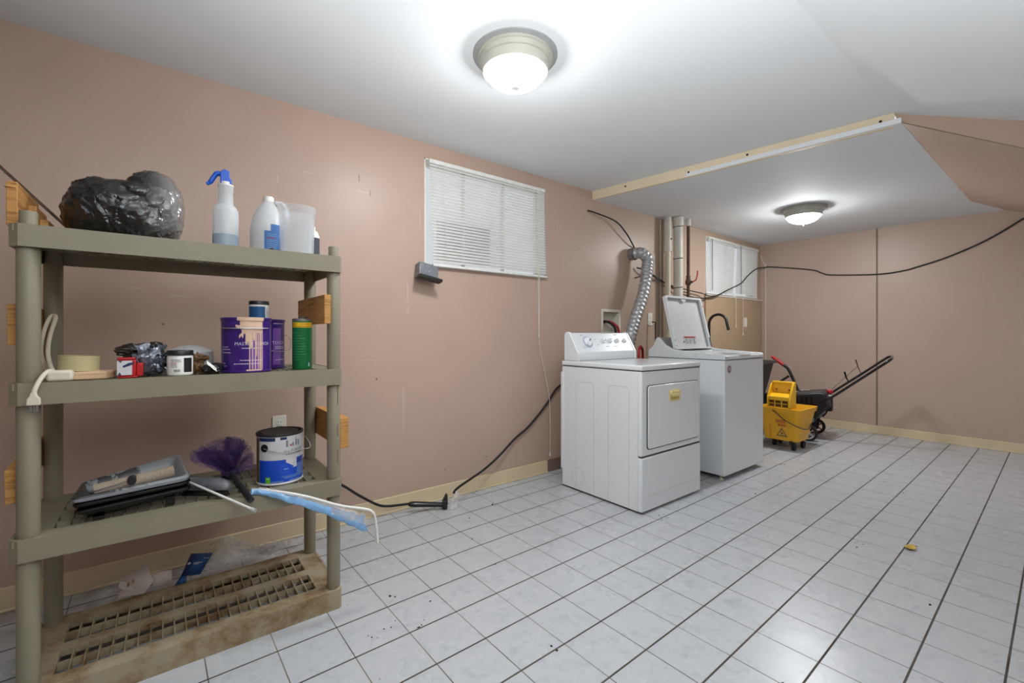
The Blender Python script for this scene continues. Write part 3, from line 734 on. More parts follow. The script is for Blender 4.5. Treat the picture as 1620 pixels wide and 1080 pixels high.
jg = thing('gallon_jug', 'frosted white gallon jug with side handle and blue label behind the clear pitcher', 'jug', (0.372, 2.245, T))
mb = MB(); prof = [(0.060, 0), (0.070, 0.006), (0.0715, 0.02), (0.0715, 0.135), (0.070, 0.15), (0.063, 0.19), (0.046, 0.232), (0.024, 0.262), (0.021, 0.268), (0.021, 0.274)]
mb.lathe(prof, 40); mb.build('jug_body', M['frost'], jg)
MB().tube(spline([(.026, -.016, .262), (.052, -.03, .255), (.066, -.038, .222), (.066, -.036, .185), (.056, -.028, .155)], 6), .011, 12).build('handle', M['frost'], jg)
MB().lathe([(0.0225, 0.266), (0.0225, 0.285), (0.021, 0.288), (0.0, 0.288)], 28).build('cap', M['white_plastic'], jg)
lb = MB(); wrap_patch(lb, 0.0722, R(-112), R(-40), 0.02, 0.125)
wrap_patch(lb, 0.0724, R(-92), R(-40), 0.125, 0.155, 0)
for k in range(9):
    wrap_patch(lb, 0.0730, R(-104), R(-104 + random.uniform(22, 38)), 0.042 + k * .0085, 0.0445 + k * .0085, 2 if k == 6 else 1)
lb.build('label', [M['label_blue'], M['cyan_print'], M['red_print']], jg)

pt = thing('pitcher', 'translucent plastic pitcher with a spout, empty, in front of the jug', 'pitcher', (0.447, 2.045, T))
mb = MB(); n = 44; prof = [(0.060, 0.002), (0.064, 0.004), (0.068, 0.17), (0.0695, 0.18), (0.072, 0.185), (0.0735, 0.208), (0.0715, 0.208), (0.066, 0.176), (0.062, 0.008)]
vs = []
for r, z in prof:
    for k in range(n):
        a = 2 * PI * k / n; e = 1.0
        if z > .15: e += 0.16 * math.exp(-((a - R(200)) / .30) ** 2) * (z - .15) / .06
        vs.append((r * e * math.cos(a), r * e * math.sin(a), z))
fs = [(j * n + k, j * n + (k + 1) % n, (j + 1) * n + (k + 1) % n, (j + 1) * n + k) for j in range(len(prof) - 1) for k in range(n)]
mb.add(vs, fs, 0, True); mb.add(vs[:n], [tuple(range(n - 1, -1, -1))], 0); mb.add(vs[-n:], [tuple(range(n))], 0)
mb.build('vessel', M['frost_clear'], pt)
MB().tube(spline([(.045, .052, .180), (.056, .066, .168), (.058, .070, .11), (.054, .064, .06), (.044, .048, .045)], 6), .006, 10).build('handle', M['frost_clear'], pt)

wb_ = thing('bottle', 'slim white bottle with a dark label half hidden behind the pitcher', 'bottle', (0.548, 2.2, T))
MB().lathe([(0.026, 0), (0.028, .004), (0.028, .13), (0.02, .150), (0.011, .155), (0.011, .172), (0, .172)], 28).build('bottle_body', M['white_plastic'], wb_)
lb = MB(); wrap_patch(lb, 0.0284, R(-110), R(20), .03, .12); lb.build('label', M['knob_mark'], wb_)
o = MB().tube(spline([(-.02, 0, .004), (-.006, -.004, .012), (.006, 0, .004), (.014, .004, .010), (.02, 0, .004)], 5), .003, 8).build('cable_tie', M['black'])
o.location = (0.345, 1.965, T); tag(o, 'short black twist of cable lying at the front of the top shelf below the jug', 'cable tie')

# ------------------------------------------------------------------ middle shelf
K = LV[2]
wk = thing('sanding_block', 'flat pale wooden block lying on the middle shelf under the tape roll', 'wood block', (-0.195, 1.995, K))
MB().prism([(-.065, -.045), (.05, -.045), (.068, -.02), (.068, .04), (-.065, .045)], 0, .024).build('block', M['wood_pale'], wk, bevel=.003)
ad = thing('power_adapter', 'ivory plug-in adapter with looped cord, its three-pin plug hanging over the middle shelf edge', 'power adapter', (-0.247, 1.935, K))
MB().box((-.031, -.018, 0), (.029, .018, .034)).build('housing', M['ivory_cord'], ad, bevel=.009, seg=3)
def L(p, b): return tuple(p[i] - b[i] for i in range(3))
AB = (-0.247, 1.935, K)
c1 = spline([L(p, AB) for p in [(-.262, 1.945, 1.022), (-.272, 1.925, 1.030), (-.284, 1.905, 1.012), (-.294, 1.893, .985), (-.298, 1.892, .965)]], 6)
cm = MB().tube(c1, .0062, 10).build('cord', M['ivory_cord'], ad)
c2 = spline([L(p, AB) for p in [(-.255, 1.953, 1.012), (-.275, 2.00, 1.03), (-.298, 2.10, 1.08), (-.302, 2.17, 1.14), (-.296, 2.22, 1.20), (-.310, 2.23, 1.203), (-.322, 2.2, 1.15), (-.322, 2.15, 1.08), (-.30, 2.08, 1.03), (-.285, 2.0, 1.005)]], 6)
MB().tube(c2, .006, 10).build('cord', M['ivory_cord'], ad)
pg = MB()
pm = Matrix.Translation(L((-.298, 1.892, .935), AB))
pg.prism([(-.006, .036), (.006, .036), (.008, .026), (.014, .018), (.015, -.002), (-.015, -.002), (-.014, .018), (-.008, .026)], -.008, .008, 0, pm @ Matrix.Rotation(R(90), 4, 'X'))
po = pg.build('plug', M['ivory_cord'], ad, bevel=.003)
pr = MB()
for dx in (-.008, .005): pr.box((dx, -.001, -.020), (dx + .005, .001, -.002), 0, pm)
pr.cyl((.0, .004, -.022), (.0, .004, -.002), .0024, 8, 0, pm); pr.build('prongs', M['steel'], po)
tp = thing('tape_roll', 'wide roll of clear packing tape lying on the wooden block', 'tape', (-0.218, 2.035, K + 0.0245), 0)
tp.rotation_euler = (0, R(3), 0)
MB().lathe([(0.036, 0.001), (0.052, 0.001), (0.052, 0.05), (0.036, 0.05), (0.036, 0.001)], 44, cap=False).build('tape_wound', M['tape'], tp)
MB().lathe([(0.033, 0.001), (0.0358, 0.001), (0.0358, 0.05), (0.033, 0.05), (0.033, 0.001)], 40, cap=False).build('core', M['tape_core'], tp)
rb = thing('tape_dispenser', 'small red dispenser with white label on the middle shelf', 'dispenser', (-0.092, 1.955, K))
mb = MB(); mb.box((-.026, -.02, 0), (.026, .02, .006)); mb.box((-.022, -.018, .006), (.022, .018, .060)); mb.box((-.026, -.02, .060), (.020, .02, .067)); mb.box((.022, -.014, .004), (.040, .014, .048))
mb.build('case', M['red'], rb, bevel=.003)
mb = MB(); mb.box((-.0255, -.0215, .010), (.012, -.018, .057), 0)
mb.add([(-.010, -.0222, .034), (.014, -.0222, .044), (.018, -.0222, .052), (.004, -.0222, .050), (-.012, -.0222, .040)], [(0, 1, 2, 3, 4)], 1)
mb.add([(-.022, -.0222, .057), (-.012, -.0222, .057), (-.017, -.0222, .050)], [(0, 2, 1)], 2); mb.add([(-.024, -.0222, .010), (-.014, -.0222, .010), (-.019, -.0222, .020)], [(0, 1, 2)], 2)
mb.build('label', [M['label_white'], M['navy'], M['knob_mark']], rb)

fo = thing('plastic_wrapping', 'crumpled dark silver plastic wrapping heaped beside the red dispenser', 'plastic wrapping', (-0.033, 2.022, K))
mb = MB()
def crumple(fn, amp, fr, sd):
    def g(u, v):
        p = Vector(fn(u, v)); q = Vector((u * fr, v * fr, sd)); return tuple(p + Vector((noise.noise(q), noise.noise(q + Vector((9, 3, 1))), noise.noise(q + Vector((2, 7, 5))))) * amp)
    return g
sheet(mb, crumple(lambda u, v: (-.055 + .075 * u + .02 * v, -.02 - .03 * math.sin(v * 3), .02 + .085 * v - .03 * u * (1 - v)), .022, 5, 1.3), 20, 20)
sheet(mb, crumple(lambda u, v: (-.01 + .06 * u, -.03 - .02 * math.sin(u * 3), .02 + .045 * v + .012 * u), .018, 6, 4.1), 16, 16)
sheet(mb, crumple(lambda u, v: (-.045 + .06 * u, .0 + .03 * v, .085 + .02 * math.sin(u * 3)), .015, 6, 6.1), 14, 14)
blob(mb, (-.005, .01, .035), (.05, .035, .034), .4, 9, 2, 4, floor=.001)
mb.v = [(x, y, max(z, .001)) for x, y, z in mb.v]
mb.build('film', M['foil'], fo)
mb = MB(); blob(mb, (-.040, .035, .085), (.055, .035, .024), .4, 8, 6, 4); blob(mb, (.012, .03, .095), (.026, .025, .022), .4, 9, 8, 3); blob(mb, (-.02, .04, .04), (.05, .03, .04), .3, 9, 11, 3, floor=.001)
mb.build('dark_film', M['dark_brown'], fo)

wj = thing('jar', 'white round jar with black screw lid and printed label on the middle shelf', 'jar', (0.048, 1.962, K))
MB().lathe([(0.034, 0), (0.0375, .004), (0.0375, .066), (0.035, .070), (0.035, .074)], 40).build('jar_body', M['white_plastic'], wj)
MB().lathe([(0.0385, .071), (0.0385, .086), (0.037, .088), (0, .088)], 40).build('lid', M['black'], wj)
lb = MB(); wrap_patch(lb, .0379, R(-75), R(-32), .012, .062, 1)
for k in range(5): wrap_patch(lb, .0379, R(-135), R(-135 + random.uniform(25, 50)), .054 - k * .006, .0565 - k * .006, 3 if k == 2 else 2)
for k in range(7): wrap_patch(lb, .0379, R(-118 + k * 4), R(-118 + k * 4 + 2.2), .014, .022, 1)
lb.build('label', [M['white_plastic'], M['black'], M['grey_print'], M['red_print']], wj)
o = thing('lid', 'shallow white plastic lid lying behind the white jar', 'lid', (0.085, 2.185, K))
MB().lathe([(0.078, 0), (0.080, .004), (0.078, .075), (0.070, .084), (0.03, .098), (0, .102)], 40).build('lid_shell', M['label_white'], o)
o = thing('paper_wad', 'crumpled brown paper wad between the white jar and the black rag', 'paper', (0.098, 2.0, K))
mb = MB(); blob(mb, (0, 0, .035), (.024, .024, .034), .5, 9, 4, 4, floor=.001); blob(mb, (.008, -.01, .058), (.028, .022, .013), .5, 9, 14, 3)
mb.build('wad', M['brown_rag'], o)
o = thing('rag', 'black rag with a loose white tag beside the peach-splashed paint can', 'rag', (0.146, 1.972, K))
mb = MB(); blob(mb, (-.006, -.005, .016), (.030, .026, .016), .35, 8, 21, 4, floor=.001); blob(mb, (.010, .004, .024), (.017, .018, .016), .25, 8, 23, 4)
blob(mb, (-.002, .06, .016), (.030, .03, .016), .25, 8, 26, 4); mb.build('cloth', M['black'], o)
mb = MB(); sheet(mb, crumple(lambda u, v: (-.022 + .03 * u, -.028 - .012 * v, .050 - .03 * u - .012 * v), .003, 5, 2), 6, 6)
mb.build('tag', M['white_plastic'], o, solid=.001)

def gallon(name, label, loc, face, r=.0845, h=.205, group=None):
    return thing(name, label, 'paint can', loc, face, group)
def purple_can(t, r, h, dir_=R(-90), big=True):
    MB().lathe([(r, 0), (r + .002, .002), (r + .002, .006), (r, .008), (r, h - .012), (r + .002, h - .010), (r + .0035, h - .003), (r + .002, h), (r - .004, h), (r - .006, h - .008)], 56).build('can_body', M['purple'], t)
    MB().lathe([(r - .006, h - .008), (r - .016, h - .007), (r - .017, h - .002), (0, h - .002)], 48, cap=False).build('lid', M['can_lid'], t)
ca = thing('paint_can', 'purple paint can with peach paint drips and a blue jar on its lid', 'paint can', (0.258, 2.012, K), 0, 'purple paint cans')
rr = .0845; hh = .207
purple_can(ca, rr, hh)
lb = MB(); F0 = R(-112)                       # direction facing the room
def dg(px): return R(-160 + (px - 348) / 85 * 95)
wrap_patch(lb, rr + .0004, R(-92), R(-58), .012, .175, 1)
wrap_text(lb, 'MASTER TOUCH', .017, rr + .0008, R(-82), .108, 0)
for z, a0, a1 in ((.090, -108, -62), (.045, -112, -60), (.032, -126, -62), (.095, -160, -140), (.086, -162, -136), (.074, -160, -134), (.034, -160, -150), (.024, -160, -146)):
    x = a0
    while x < a1: 
        e = x + random.uniform(1.2, 4.5); wrap_patch(lb, rr + .0008, R(x), R(min(e, a1)), z, z + .0032, 0); x = e + random.uniform(.6, 1.4)
lb.build('label', [M['pale_print'], M['violet']], ca)
dp = MB(); r2 = rr + .0014
wrap_patch(dp, rr + .0042, R(-118), R(-58), hh - .012, hh + .001)
for k, (a, lo) in enumerate([(-110, .165), (-106, .130), (-102, .145), (-98, .105), (-94, .112), (-91, .010), (-88, .09), (-84.5, .008), (-81, .12), (-78, .008), (-75, .060), (-71, .008), (-67, .010), (-64.5, .006), (-61, .008)]):
    w_ = 3.4 if lo > .08 else 1.7
    wrap_patch(dp, r2, R(a - w_ * .6), R(a + w_ * .6), lo + .006, hh - .010); wrap_patch(dp, r2, R(a - w_ * .35), R(a + w_ * .35), lo, lo + .012)
wrap_patch(dp, r2, R(-100), R(-60), .150, hh - .010); wrap_patch(dp, r2, R(-106), R(-84), .165, hh - .010, 0, .150, hh - .01)
wrap_patch(dp, r2, R(-122), R(-108), .172, .180, 0, .160, .176); wrap_patch(dp, r2, R(-114), R(-102), .128, .140, 0, .150, .160); wrap_patch(dp, r2, R(-98), R(-62), .006, .012)
dp.build('paint_drips', M['peach'], ca)
hd = MB(); hd.tube([(r_ * math.cos(a), r_ * math.sin(a), .168 + .002 * math.sin(a)) for r_, a in [(rr + .006, R(-165 + k * 120 / 16)) for k in range(17)]], .0022, 8)
hd.build('wire_handle', M['wire'], ca)
cb_ = thing('paint_can', 'purple paint can standing behind the peach-splashed one, clean apart from its lid', 'paint can', (0.338, 2.178, K), 0, 'purple paint cans')
purple_can(cb_, rr, hh)
lb = MB(); wrap_patch(lb, rr + .0004, R(-72), R(-44), .015, .17, 1); wrap_text(lb, 'TOUCH', .019, rr + .0009, R(-52), .108, 0)
for z, a0, a1 in ((.188, -70, -30), (.090, -66, -30), (.083, -66, -32), (.035, -66, -30)):
    x = a0
    while x < a1: 
        e = x + random.uniform(1.5, 4.5); wrap_patch(lb, rr + .0009, R(x), R(min(e, a1)), z, z + .003, 0); x = e + random.uniform(.6, 1.4)
lb.build('label', [M['pale_print'], M['violet']], cb_)
MB().tube([( (rr + .004) * math.cos(a) , (rr + .004) * math.sin(a), .14) for a in (R(-25),)] + [tuple(p) for p in spline([(rr + .004, -.03, .14), (rr + .020, -.035, .118), (rr + .014, -.045, .080), (rr - .02, -.078, .072), (.02, -.098, .075), (-.04, -.09, .09)], 6)], .0014, 8).build('wire_handle', M['wire'], cb_)

bj = thing('jar', 'small blue-labelled jar with a black lid standing on the peach-splashed paint can', 'jar', (0.303, 2.03, K + .2055))
MB().lathe([(.033, 0), (.035, .003), (.035, .052), (.033, .056)], 36).build('jar_body', M['white_plastic'], bj)
MB().lathe([(.0355, .056), (.0355, .068), (.034, .070), (0, .070)], 36).build('lid', M['black'], bj)
lb = MB(); wrap_patch(lb, .0354, R(-175), R(-62), .004, .048, 0)
for k in range(7): wrap_patch(lb, .0354, R(-54), R(-54 + random.uniform(8, 18)), .010 + k * .005, .012 + k * .005, 1)
lb.build('label', [M['jar_blue'], M['grey_print']], bj)

gc = thing('canister', 'tall green canister with a yellow band on the middle shelf', 'canister', (0.461, 2.02, K))
MB().lathe([(.036, 0), (.038, .003), (.038, .195), (.0385, .198), (.0385, .207), (.036, .2095), (0, .2095)], 40, mis=[0, 0, 0, 1, 1, 1]).build('can_body', [M['can_green'], M['steel']], gc)
MB().lathe([(.015, .2095), (.015, .2145), (.011, .2175), (0, .2175)], 20).build('lid_nub', M['grey_dark'], gc)
lb = MB(); wrap_patch(lb, .0383, R(-170), R(-20), .172, .193, 0); 
for a, s_ in ((-150, 'NEW'), (-95, 'NEW'), (-50, 'BONUS')): wrap_text(lb, s_, .011, .0387, R(a), .186, 1)
x = -160
while x < -30:
    e = x + random.uniform(2, 5); wrap_patch(lb, .0387, R(x), R(e), .175, .178, 1); x = e + 1.2
for k in range(11):
    a = -165; lim = -165 + random.uniform(40, 85)
    while a < lim: e = a + random.uniform(4, 10); wrap_patch(lb, .0384, R(a), R(e), .148 - k * .011, .151 - k * .011, 2); a = e + 1.6
wrap_patch(lb, .0384, R(-66), R(-58), .012, .022, 3); wrap_patch(lb, .0384, R(-64), R(-60), .022, .028, 3)
lb.build('label', [M['yellow_band'], M['red_print'], mat('pale_green_print', (60, 146, 96), 0.5), M['label_white']], gc)

# ------------------------------------------------------------------ third shelf
Q = LV[1]
def tray_mesh(mb, A, B, Cc, D, depth, inset, lip=.007, mi=0, wall=.003, deep_left=True):
    # rim corners A (front left), B (front right), Cc (back right), D (back left)
    A, B, Cc, D = map(Vector, (A, B, Cc, D)); up = (B - A).cross(D - A).normalized()
    if up.z < 0: up = -up
    def ring(k, dz, rad):
        ctr = (A + B + Cc + D) / 4; out = []; cs = [A, B, Cc, D]
        for i in range(4):
            p = cs[i]; a = cs[i - 1]; b = cs[(i + 1) % 4]
            p2 = ctr + (p - ctr) * 1.0
            ia = (a - p).normalized(); ib = (b - p).normalized()
            pin = p + (ia + ib) * k
            for t in range(5):
                an = t / 4
                e1 = pin + ia * rad; e2 = pin + ib * rad
                out.append(e1 * (1 - an) ** 2 + pin * 2 * an * (1 - an) + e2 * an ** 2 + up * dz)
        return out
    rings = [ring(0.002, -lip * 1.6, .025), ring(-.001, -lip * .5, .025), ring(0.002, 0.0, .025), ring(.008, .0015, .025), ring(.012, -.002, .024)]
    rings += [ring(inset * .9, -depth + .006, .02), ring(inset, -depth, .02)]
    vs = [v for r in rings for v in r]; n = 20
    fs = [(j * n + k, j * n + (k + 1) % n, (j + 1) * n + (k + 1) % n, (j + 1) * n + k) for j in range(len(rings) - 1) for k in range(n)]
    fs.append(tuple((len(rings) - 1) * n + k for k in range(n)))
    # outside skin
    ro = [ring(0.010, -lip * 1.2, .025), ring(inset - .003, -depth - .003, .02)]
    vo = [v for r in ro for v in r]; off = len(vs)
    vs += vo; fs += [(off + (k + 1) % n, off + k, off + n + k, off + n + (k + 1) % n) for k in range(n)]
    fs.append(tuple(off + n + k for k in range(n - 1, -1, -1)))
    mb.add(vs, fs, mi, True)
    return up
TB = (-0.07, 2.08, Q)
def tl(p): return (p[0] - TB[0], p[1] - TB[1], p[2] - TB[2])
blk_pts = [((-.226, 1.962, .600), (.080, 1.985, .612), (.056, 2.245, .642), (-.228, 2.215, .598)), ((-.222, 1.957, .579), (.082, 1.980, .592), (.058, 2.255, .620), (-.228, 2.225, .580))]
for i, pts in enumerate(blk_pts):
    t = thing('paint_tray', ['glossy black paint tray nested directly beneath the grey tray', 'lowest of the black paint trays, standing on the third shelf'][i], 'paint tray', TB, 0, 'nested black paint trays')
    mb = MB(); tray_mesh(mb, *[tl(p) for p in pts], .030 if i else .036, .026); mb.build('tray_shell', M['black_gloss'], t)
    if i:
        for (x, y) in ((-.165, 1.985), (.020, 2.0), (.02, 2.22), (-.17, 2.22)):
            zt = .549 if x < -.1 else .566
            MB().prism([(-.014, -.010), (.014, -.010), (.014, .010), (-.014, .010)], 0.0, zt - Q, 0, Matrix.Translation((x - TB[0], y - TB[1], 0))).build('foot', M['black_gloss'], t)
gt = thing('paint_tray', 'grey paint tray smeared with dark paint, topmost of the nested trays', 'paint tray', TB)
gp = [(-.230, 1.962, .622), (.078, 1.985, .632), (.052, 2.235, .662), (-.228, 2.20, .602 + .010)]
mb = MB(); tray_mesh(mb, *[tl(p) for p in gp], .044, .026, .010); mb.build('tray_shell', M['tray_grey'], gt)
mb = MB()
for (x, y, z) in ((-.19, 1.98, .60), (.05, 2.0, .607)): mb.box(tl((x - .02, y, z - .012)), tl((x + .02, y + .02, z + .006)))
ro_ = thing('paint_roller', 'paint roller with a beige nap lying in the grey tray', 'paint roller', TB)
ra, rb_ = Vector(tl((-.185, 2.075, .6085))), Vector(tl((.032, 2.10, .6295)))
MB().cyl(ra, rb_, .0205, 28).build('nap', M['roller'], ro_)
u = (rb_ - ra).normalized()
MB().tube(spline([ra - u * .004, ra - u * .010 + Vector((0, -.01, .004)), ra + Vector((.006, -.050, .010)), ra * .6 + rb_ * .4 + Vector((0, -.070, .020)), ra * .54 + rb_ * .46 + Vector((0, -.066, .024))], 6), .003, 8).build('wire_frame', M['wire'], ro_)
hp = ra * .54 + rb_ * .46
MB().tube([hp + Vector((0, -.060, .024)), hp + Vector((.002, -.085, .030)), hp + Vector((.003, -.130, .032))], [.008, .0125, .0125], 18).build('handle', M['black'], ro_)

# tulle duster
pf = thing('duster', 'purple tulle pouf on a black tube handle lying on the third shelf', 'duster', (0.20, 2.08, Q))
PB = (0.20, 2.08, Q)
mb = MB()
stem = Vector((.006, -.055, .062)); 
for k in range(20):
    a0 = k * 2.4; tilt = R(14 + 52 * ((k * 0.618) % 1)); az = a0
    dirv = Vector((math.sin(tilt) * math.cos(az), math.sin(tilt) * math.sin(az), math.cos(tilt)))
    dirv = (dirv + Vector((-.10, .35, .05))).normalized()
    sx = dirv.cross(Vector((0.3, 0.2, 1))).normalized(); sy = dirv.cross(sx)
    ln = random.uniform(.105, .165)
    def fn(u, v, d=dirv, sx=sx, sy=sy, ln=ln, k=k):
        spread = (v ** 0.7) * .055; a = (u - .5) * 2.6
        p = stem + d * (ln * v * math.cos(a * .35)) + sx * math.sin(a) * spread * 1.2 + sy * (math.cos(a * 3 + k) * .020 * v + (1 - math.cos(a)) * .03 * v)
        q = Vector((u * 5, v * 4, k)); return tuple(p + Vector((noise.noise(q), noise.noise(q + Vector((5, 1, 2))), noise.noise(q + Vector((1, 8, 3))))) * .022 * v)
    sheet(mb, fn, 14, 10)
mb.v = [(min(x, .090), y, max(z, .004)) for x, y, z in mb.v]
mb.build('tulle', M['tulle'], pf)
blob_ = MB(); blob(blob_, tuple(stem + Vector((0, .012, .004))), (.028, .028, .026), .3, 8, 3, 3); blob_.build('gathered_core', mat('dark_purple_net', (38, 24, 58), 0.8), pf)
h0 = Vector((.004, -.05, .070)); h1 = Vector((.2545 - PB[0], 1.875 - PB[1], .534 - PB[2]))
MB().tube([h0, h1], .0115, 18).build('handle', M['black'], pf)

# rods in plastic
um = thing('plastic_wrapped_rod', 'black rod in smoky clear plastic sleeve lying beside the paint trays', 'rod', (0.15, 2.0, Q))
UB = (0.15, 2.0, Q)
mb = MB(); pth = spline([(.055, 2.16, .569), (.12, 2.08, .569), (.172, 2.015, .568), (.200, 1.988, .560)], 8)
mb.tube([L(p, UB) for p in pth], [.014 + .014 * math.sin(PI * k / (len(pth) - 1)) ** .7 for k in range(len(pth))], 20, flat=1.0)
mb.build('plastic_sleeve', M['grey_film'], um)
MB().tube([L((.055, 2.045, .556), UB), L((.12, 1.998, .555), UB), L((.186, 1.950, .554), UB)], .0105, 14).build('rod', M['black_gloss'], um)
MB().tube([L((.06, 2.15, .567), UB), L((.13, 2.065, .567), UB), L((.190, 1.997, .561), UB)], .010, 14).build('inner_rod', M['grey_dark'], um)
wr = thing('curtain_rod', 'thin white rod with clear end cap poking over the front edge of the third shelf', 'curtain rod', (0.15, 1.95, Q))
VB = (0.15, 1.95, Q)
MB().tube([L((.079, 2.05, .590), VB), L((.251, 1.812, .521), VB)], .0042, 12).build('rod', M['white_plastic'], wr)
wr.location.z += 0.0
MB().cyl(L((.246, 1.819, .523), VB), L((.258, 1.802, .518), VB), .0064, 14).build('end_cap', M['frost_clear'], wr)
br = thing('curtain_rod', 'white bent-ended curtain rod in a pale blue plastic sleeve', 'curtain rod', (0.42, 1.9, Q))
RB = (0.42, 1.9, Q)
rp = spline([(.266, 1.930, .5475), (.31, 1.913, .5475), (.43, 1.872, .512), (.56, 1.845, .452), (.655, 1.825, .421), (.682, 1.82, .406), (.697, 1.82, .375), (.708, 1.82, .268)], 8)
MB().tube([L(p, RB) for p in rp], .0058, 12).build('rod', M['white_plastic'], br)
mb = MB(); sp_ = spline([(.262, 1.930, .552), (.31, 1.911, .548), (.42, 1.866, .506), (.53, 1.842, .452), (.60, 1.832, .420), (.66, 1.826, .395)], 8)
def slv(u, v):
    i = u * (len(sp_) - 1); k = min(int(i), len(sp_) - 2); f = i - k; p = sp_[k].lerp(sp_[k + 1], f)
    drop = .020 + .030 * min(1, u * 1.2) + .018 * max(0, u - .55) * 2
    a = v * 2 * PI; wd = .013 + .004 * noise.noise(Vector((u * 6, 2, 0)))
    x = math.sin(a) * wd; z = math.cos(a)
    off = (-drop * (1 - z) / 1.0 * (.55 if u > .3 else .5)) + .010
    q = Vector((u * 14, v * 5, 3)); nz = Vector((noise.noise(q), noise.noise(q + Vector((3, 3, 3))), noise.noise(q + Vector((8, 1, 6))))) * (.005 + .010 * max(0, u - .6))
    w_ = Vector((p.x, p.y - .012 * (1 - z) * .5 + x, p.z + off)) + nz
    if w_.y > 1.908 and w_.x < .59: w_.z = max(w_.z, Q + .002)
    if w_.y > 1.900 and w_.x < .60 and w_.z < Q: w_.y = 1.900
    return tuple(L(w_, RB))
sheet(mb, slv, 60, 20)
mb.mi = [1 if (i // 60) in (0, 1, 2, 17, 18, 19) or (14 <= i // 60 and i % 60 > 34) else 0 for i in range(len(mb.f))]
mb.build('plastic_sleeve', [M['blue_film'], M['clear_film']], br)

bc = thing('paint_can', 'white and royal blue paint can with a torn label and crusted black lid', 'paint can', (0.385, 2.065, Q), 0)
r, h = .0855, .203
MB().lathe([(r, 0), (r + .002, .002), (r + .002, .006), (r, .008), (r, h - .012), (r + .002, h - .010), (r + .0035, h - .003), (r + .002, h), (r - .004, h), (r - .006, h - .008)], 56, mis=[0, 0, 0, 0, 0, 1, 1, 1, 1]).build('can_body', [M['label_white'], M['can_lid']], bc)
MB().lathe([(r - .006, h - .008), (r - .014, h - .008), (r - .016, h - .002), (r - .05, h - .004), (0, h - .003)], 48, cap=False).build('lid', M['can_lid'], bc)
lb = MB(); r1, r2, r3 = r + .0004, r + .0008, r + .0012
wrap_patch(lb, r1, R(-158), R(-20), .010, .100, 1); wrap_patch(lb, r1, R(-158), R(-112), .176, .190, 2); wrap_patch(lb, r1, R(-100), R(-84), .180, .190, 2)
wrap_patch(lb, r1, R(-176), R(-159), .008, .188, 3)
# torn patch
wrap_patch(lb, r2, R(-86), R(-62), .088, .102, 0, .066, .102); wrap_patch(lb, r2, R(-66), R(-56), .064, .104)
lb2 = [(-84, 'K'), (-74, 'I'), (-63, 'L'), (-53, 'Z')]
for k, (a, hgt) in enumerate(((-86, .026), (-70, .014), (-60, .026), (-52, .022))): wrap_patch(lb, r2, R(a), R(a + 5), .150, .150 + hgt, 4)
wrap_patch(lb, r2, R(-76), R(-71), .152, .158, 5); wrap_patch(lb, r2, R(-61), R(-58), .180, .184, 5)
wrap_text(lb, 'ALL-PURPOSE', .015, r2, R(-62), .132, 4)
for z, a0, a1 in ((.118, -88, -40), (.030, -96, -30), (.024, -90, -30)):
    x = a0
    while x < a1: e = x + random.uniform(1.5, 4); wrap_patch(lb, r2, R(x), R(min(e, a1)), z, z + .0035, 4 if z > .1 else 6); x = e + .9
for k in range(9): wrap_patch(lb, r2, R(-55), R(-55 + random.uniform(14, 30)), .092 - k * .007, .0955 - k * .007, 7 if k < 3 else 6)
for k in range(3): wrap_patch(lb, r2, R(-70), R(-70 + random.uniform(8, 12)), .078 - k * .008, .080 - k * .008, 6)
# round emblem
for k in range(18):
    a = R(60 + k * 14); wrap_patch(lb, r2, R(-90) + .016 / r * math.cos(a) - .001, R(-90) + .016 / r * math.cos(a) + .012, .062 + .014 * math.sin(a), .0635 + .014 * math.sin(a), 6)
wrap_patch(lb, r2, R(-92), R(-80), .060, .064, 6)
for k in range(10): wrap_patch(lb, r2, R(-122 + k * 3), R(-122 + k * 3 + 2.2), .012, .017, 6)
for k in range(8): wrap_patch(lb, r2, R(-78 + k * 4), R(-78 + k * 4 + 3), .012, .016, 6)
wrap_patch(lb, r2, R(-137), R(-124), .010, .034, 8); wrap_patch(lb, r3, R(-134), R(-127), .026, .030, 0)
lb.build('label', [M['label_white'], M['label_royal'], M['navy'], M['brown_rag'], M['grey_print'], M['red_print'], M['cyan_print'], M['navy'], M['label_green']], bc)
a0 = R(-140); cx, cy = (r + .0005) * math.cos(a0), (r + .0005) * math.sin(a0)
em = MB(); em.lathe([(.0155, 0), (.0155, .0015), (0, .0015)], 24, 0, Matrix.Translation((cx, cy, .150)) @ Matrix.Rotation(a0, 4, 'Z') @ Matrix.Rotation(R(90), 4, 'Y'))
em.build('handle_boss', M['black'], bc)
hpts = [((r + .006 + .004 * math.sin(k / 14 * PI)) * math.cos(R(-140 + k * 7.2)), (r + .006 + .004 * math.sin(k / 14 * PI)) * math.sin(R(-140 + k * 7.2)), .150 - .024 * math.sin(min(1, k / 11) * PI * .5)) for k in range(15)]
hpts += [(r + .018, -.050, .126), (r + .024, -.03, .140), (r + .016, .0, .160), (r + .006, .02, .168)]
MB().tube(spline(hpts, 4), .0014, 8).build('wire_handle', M['wire'], bc)

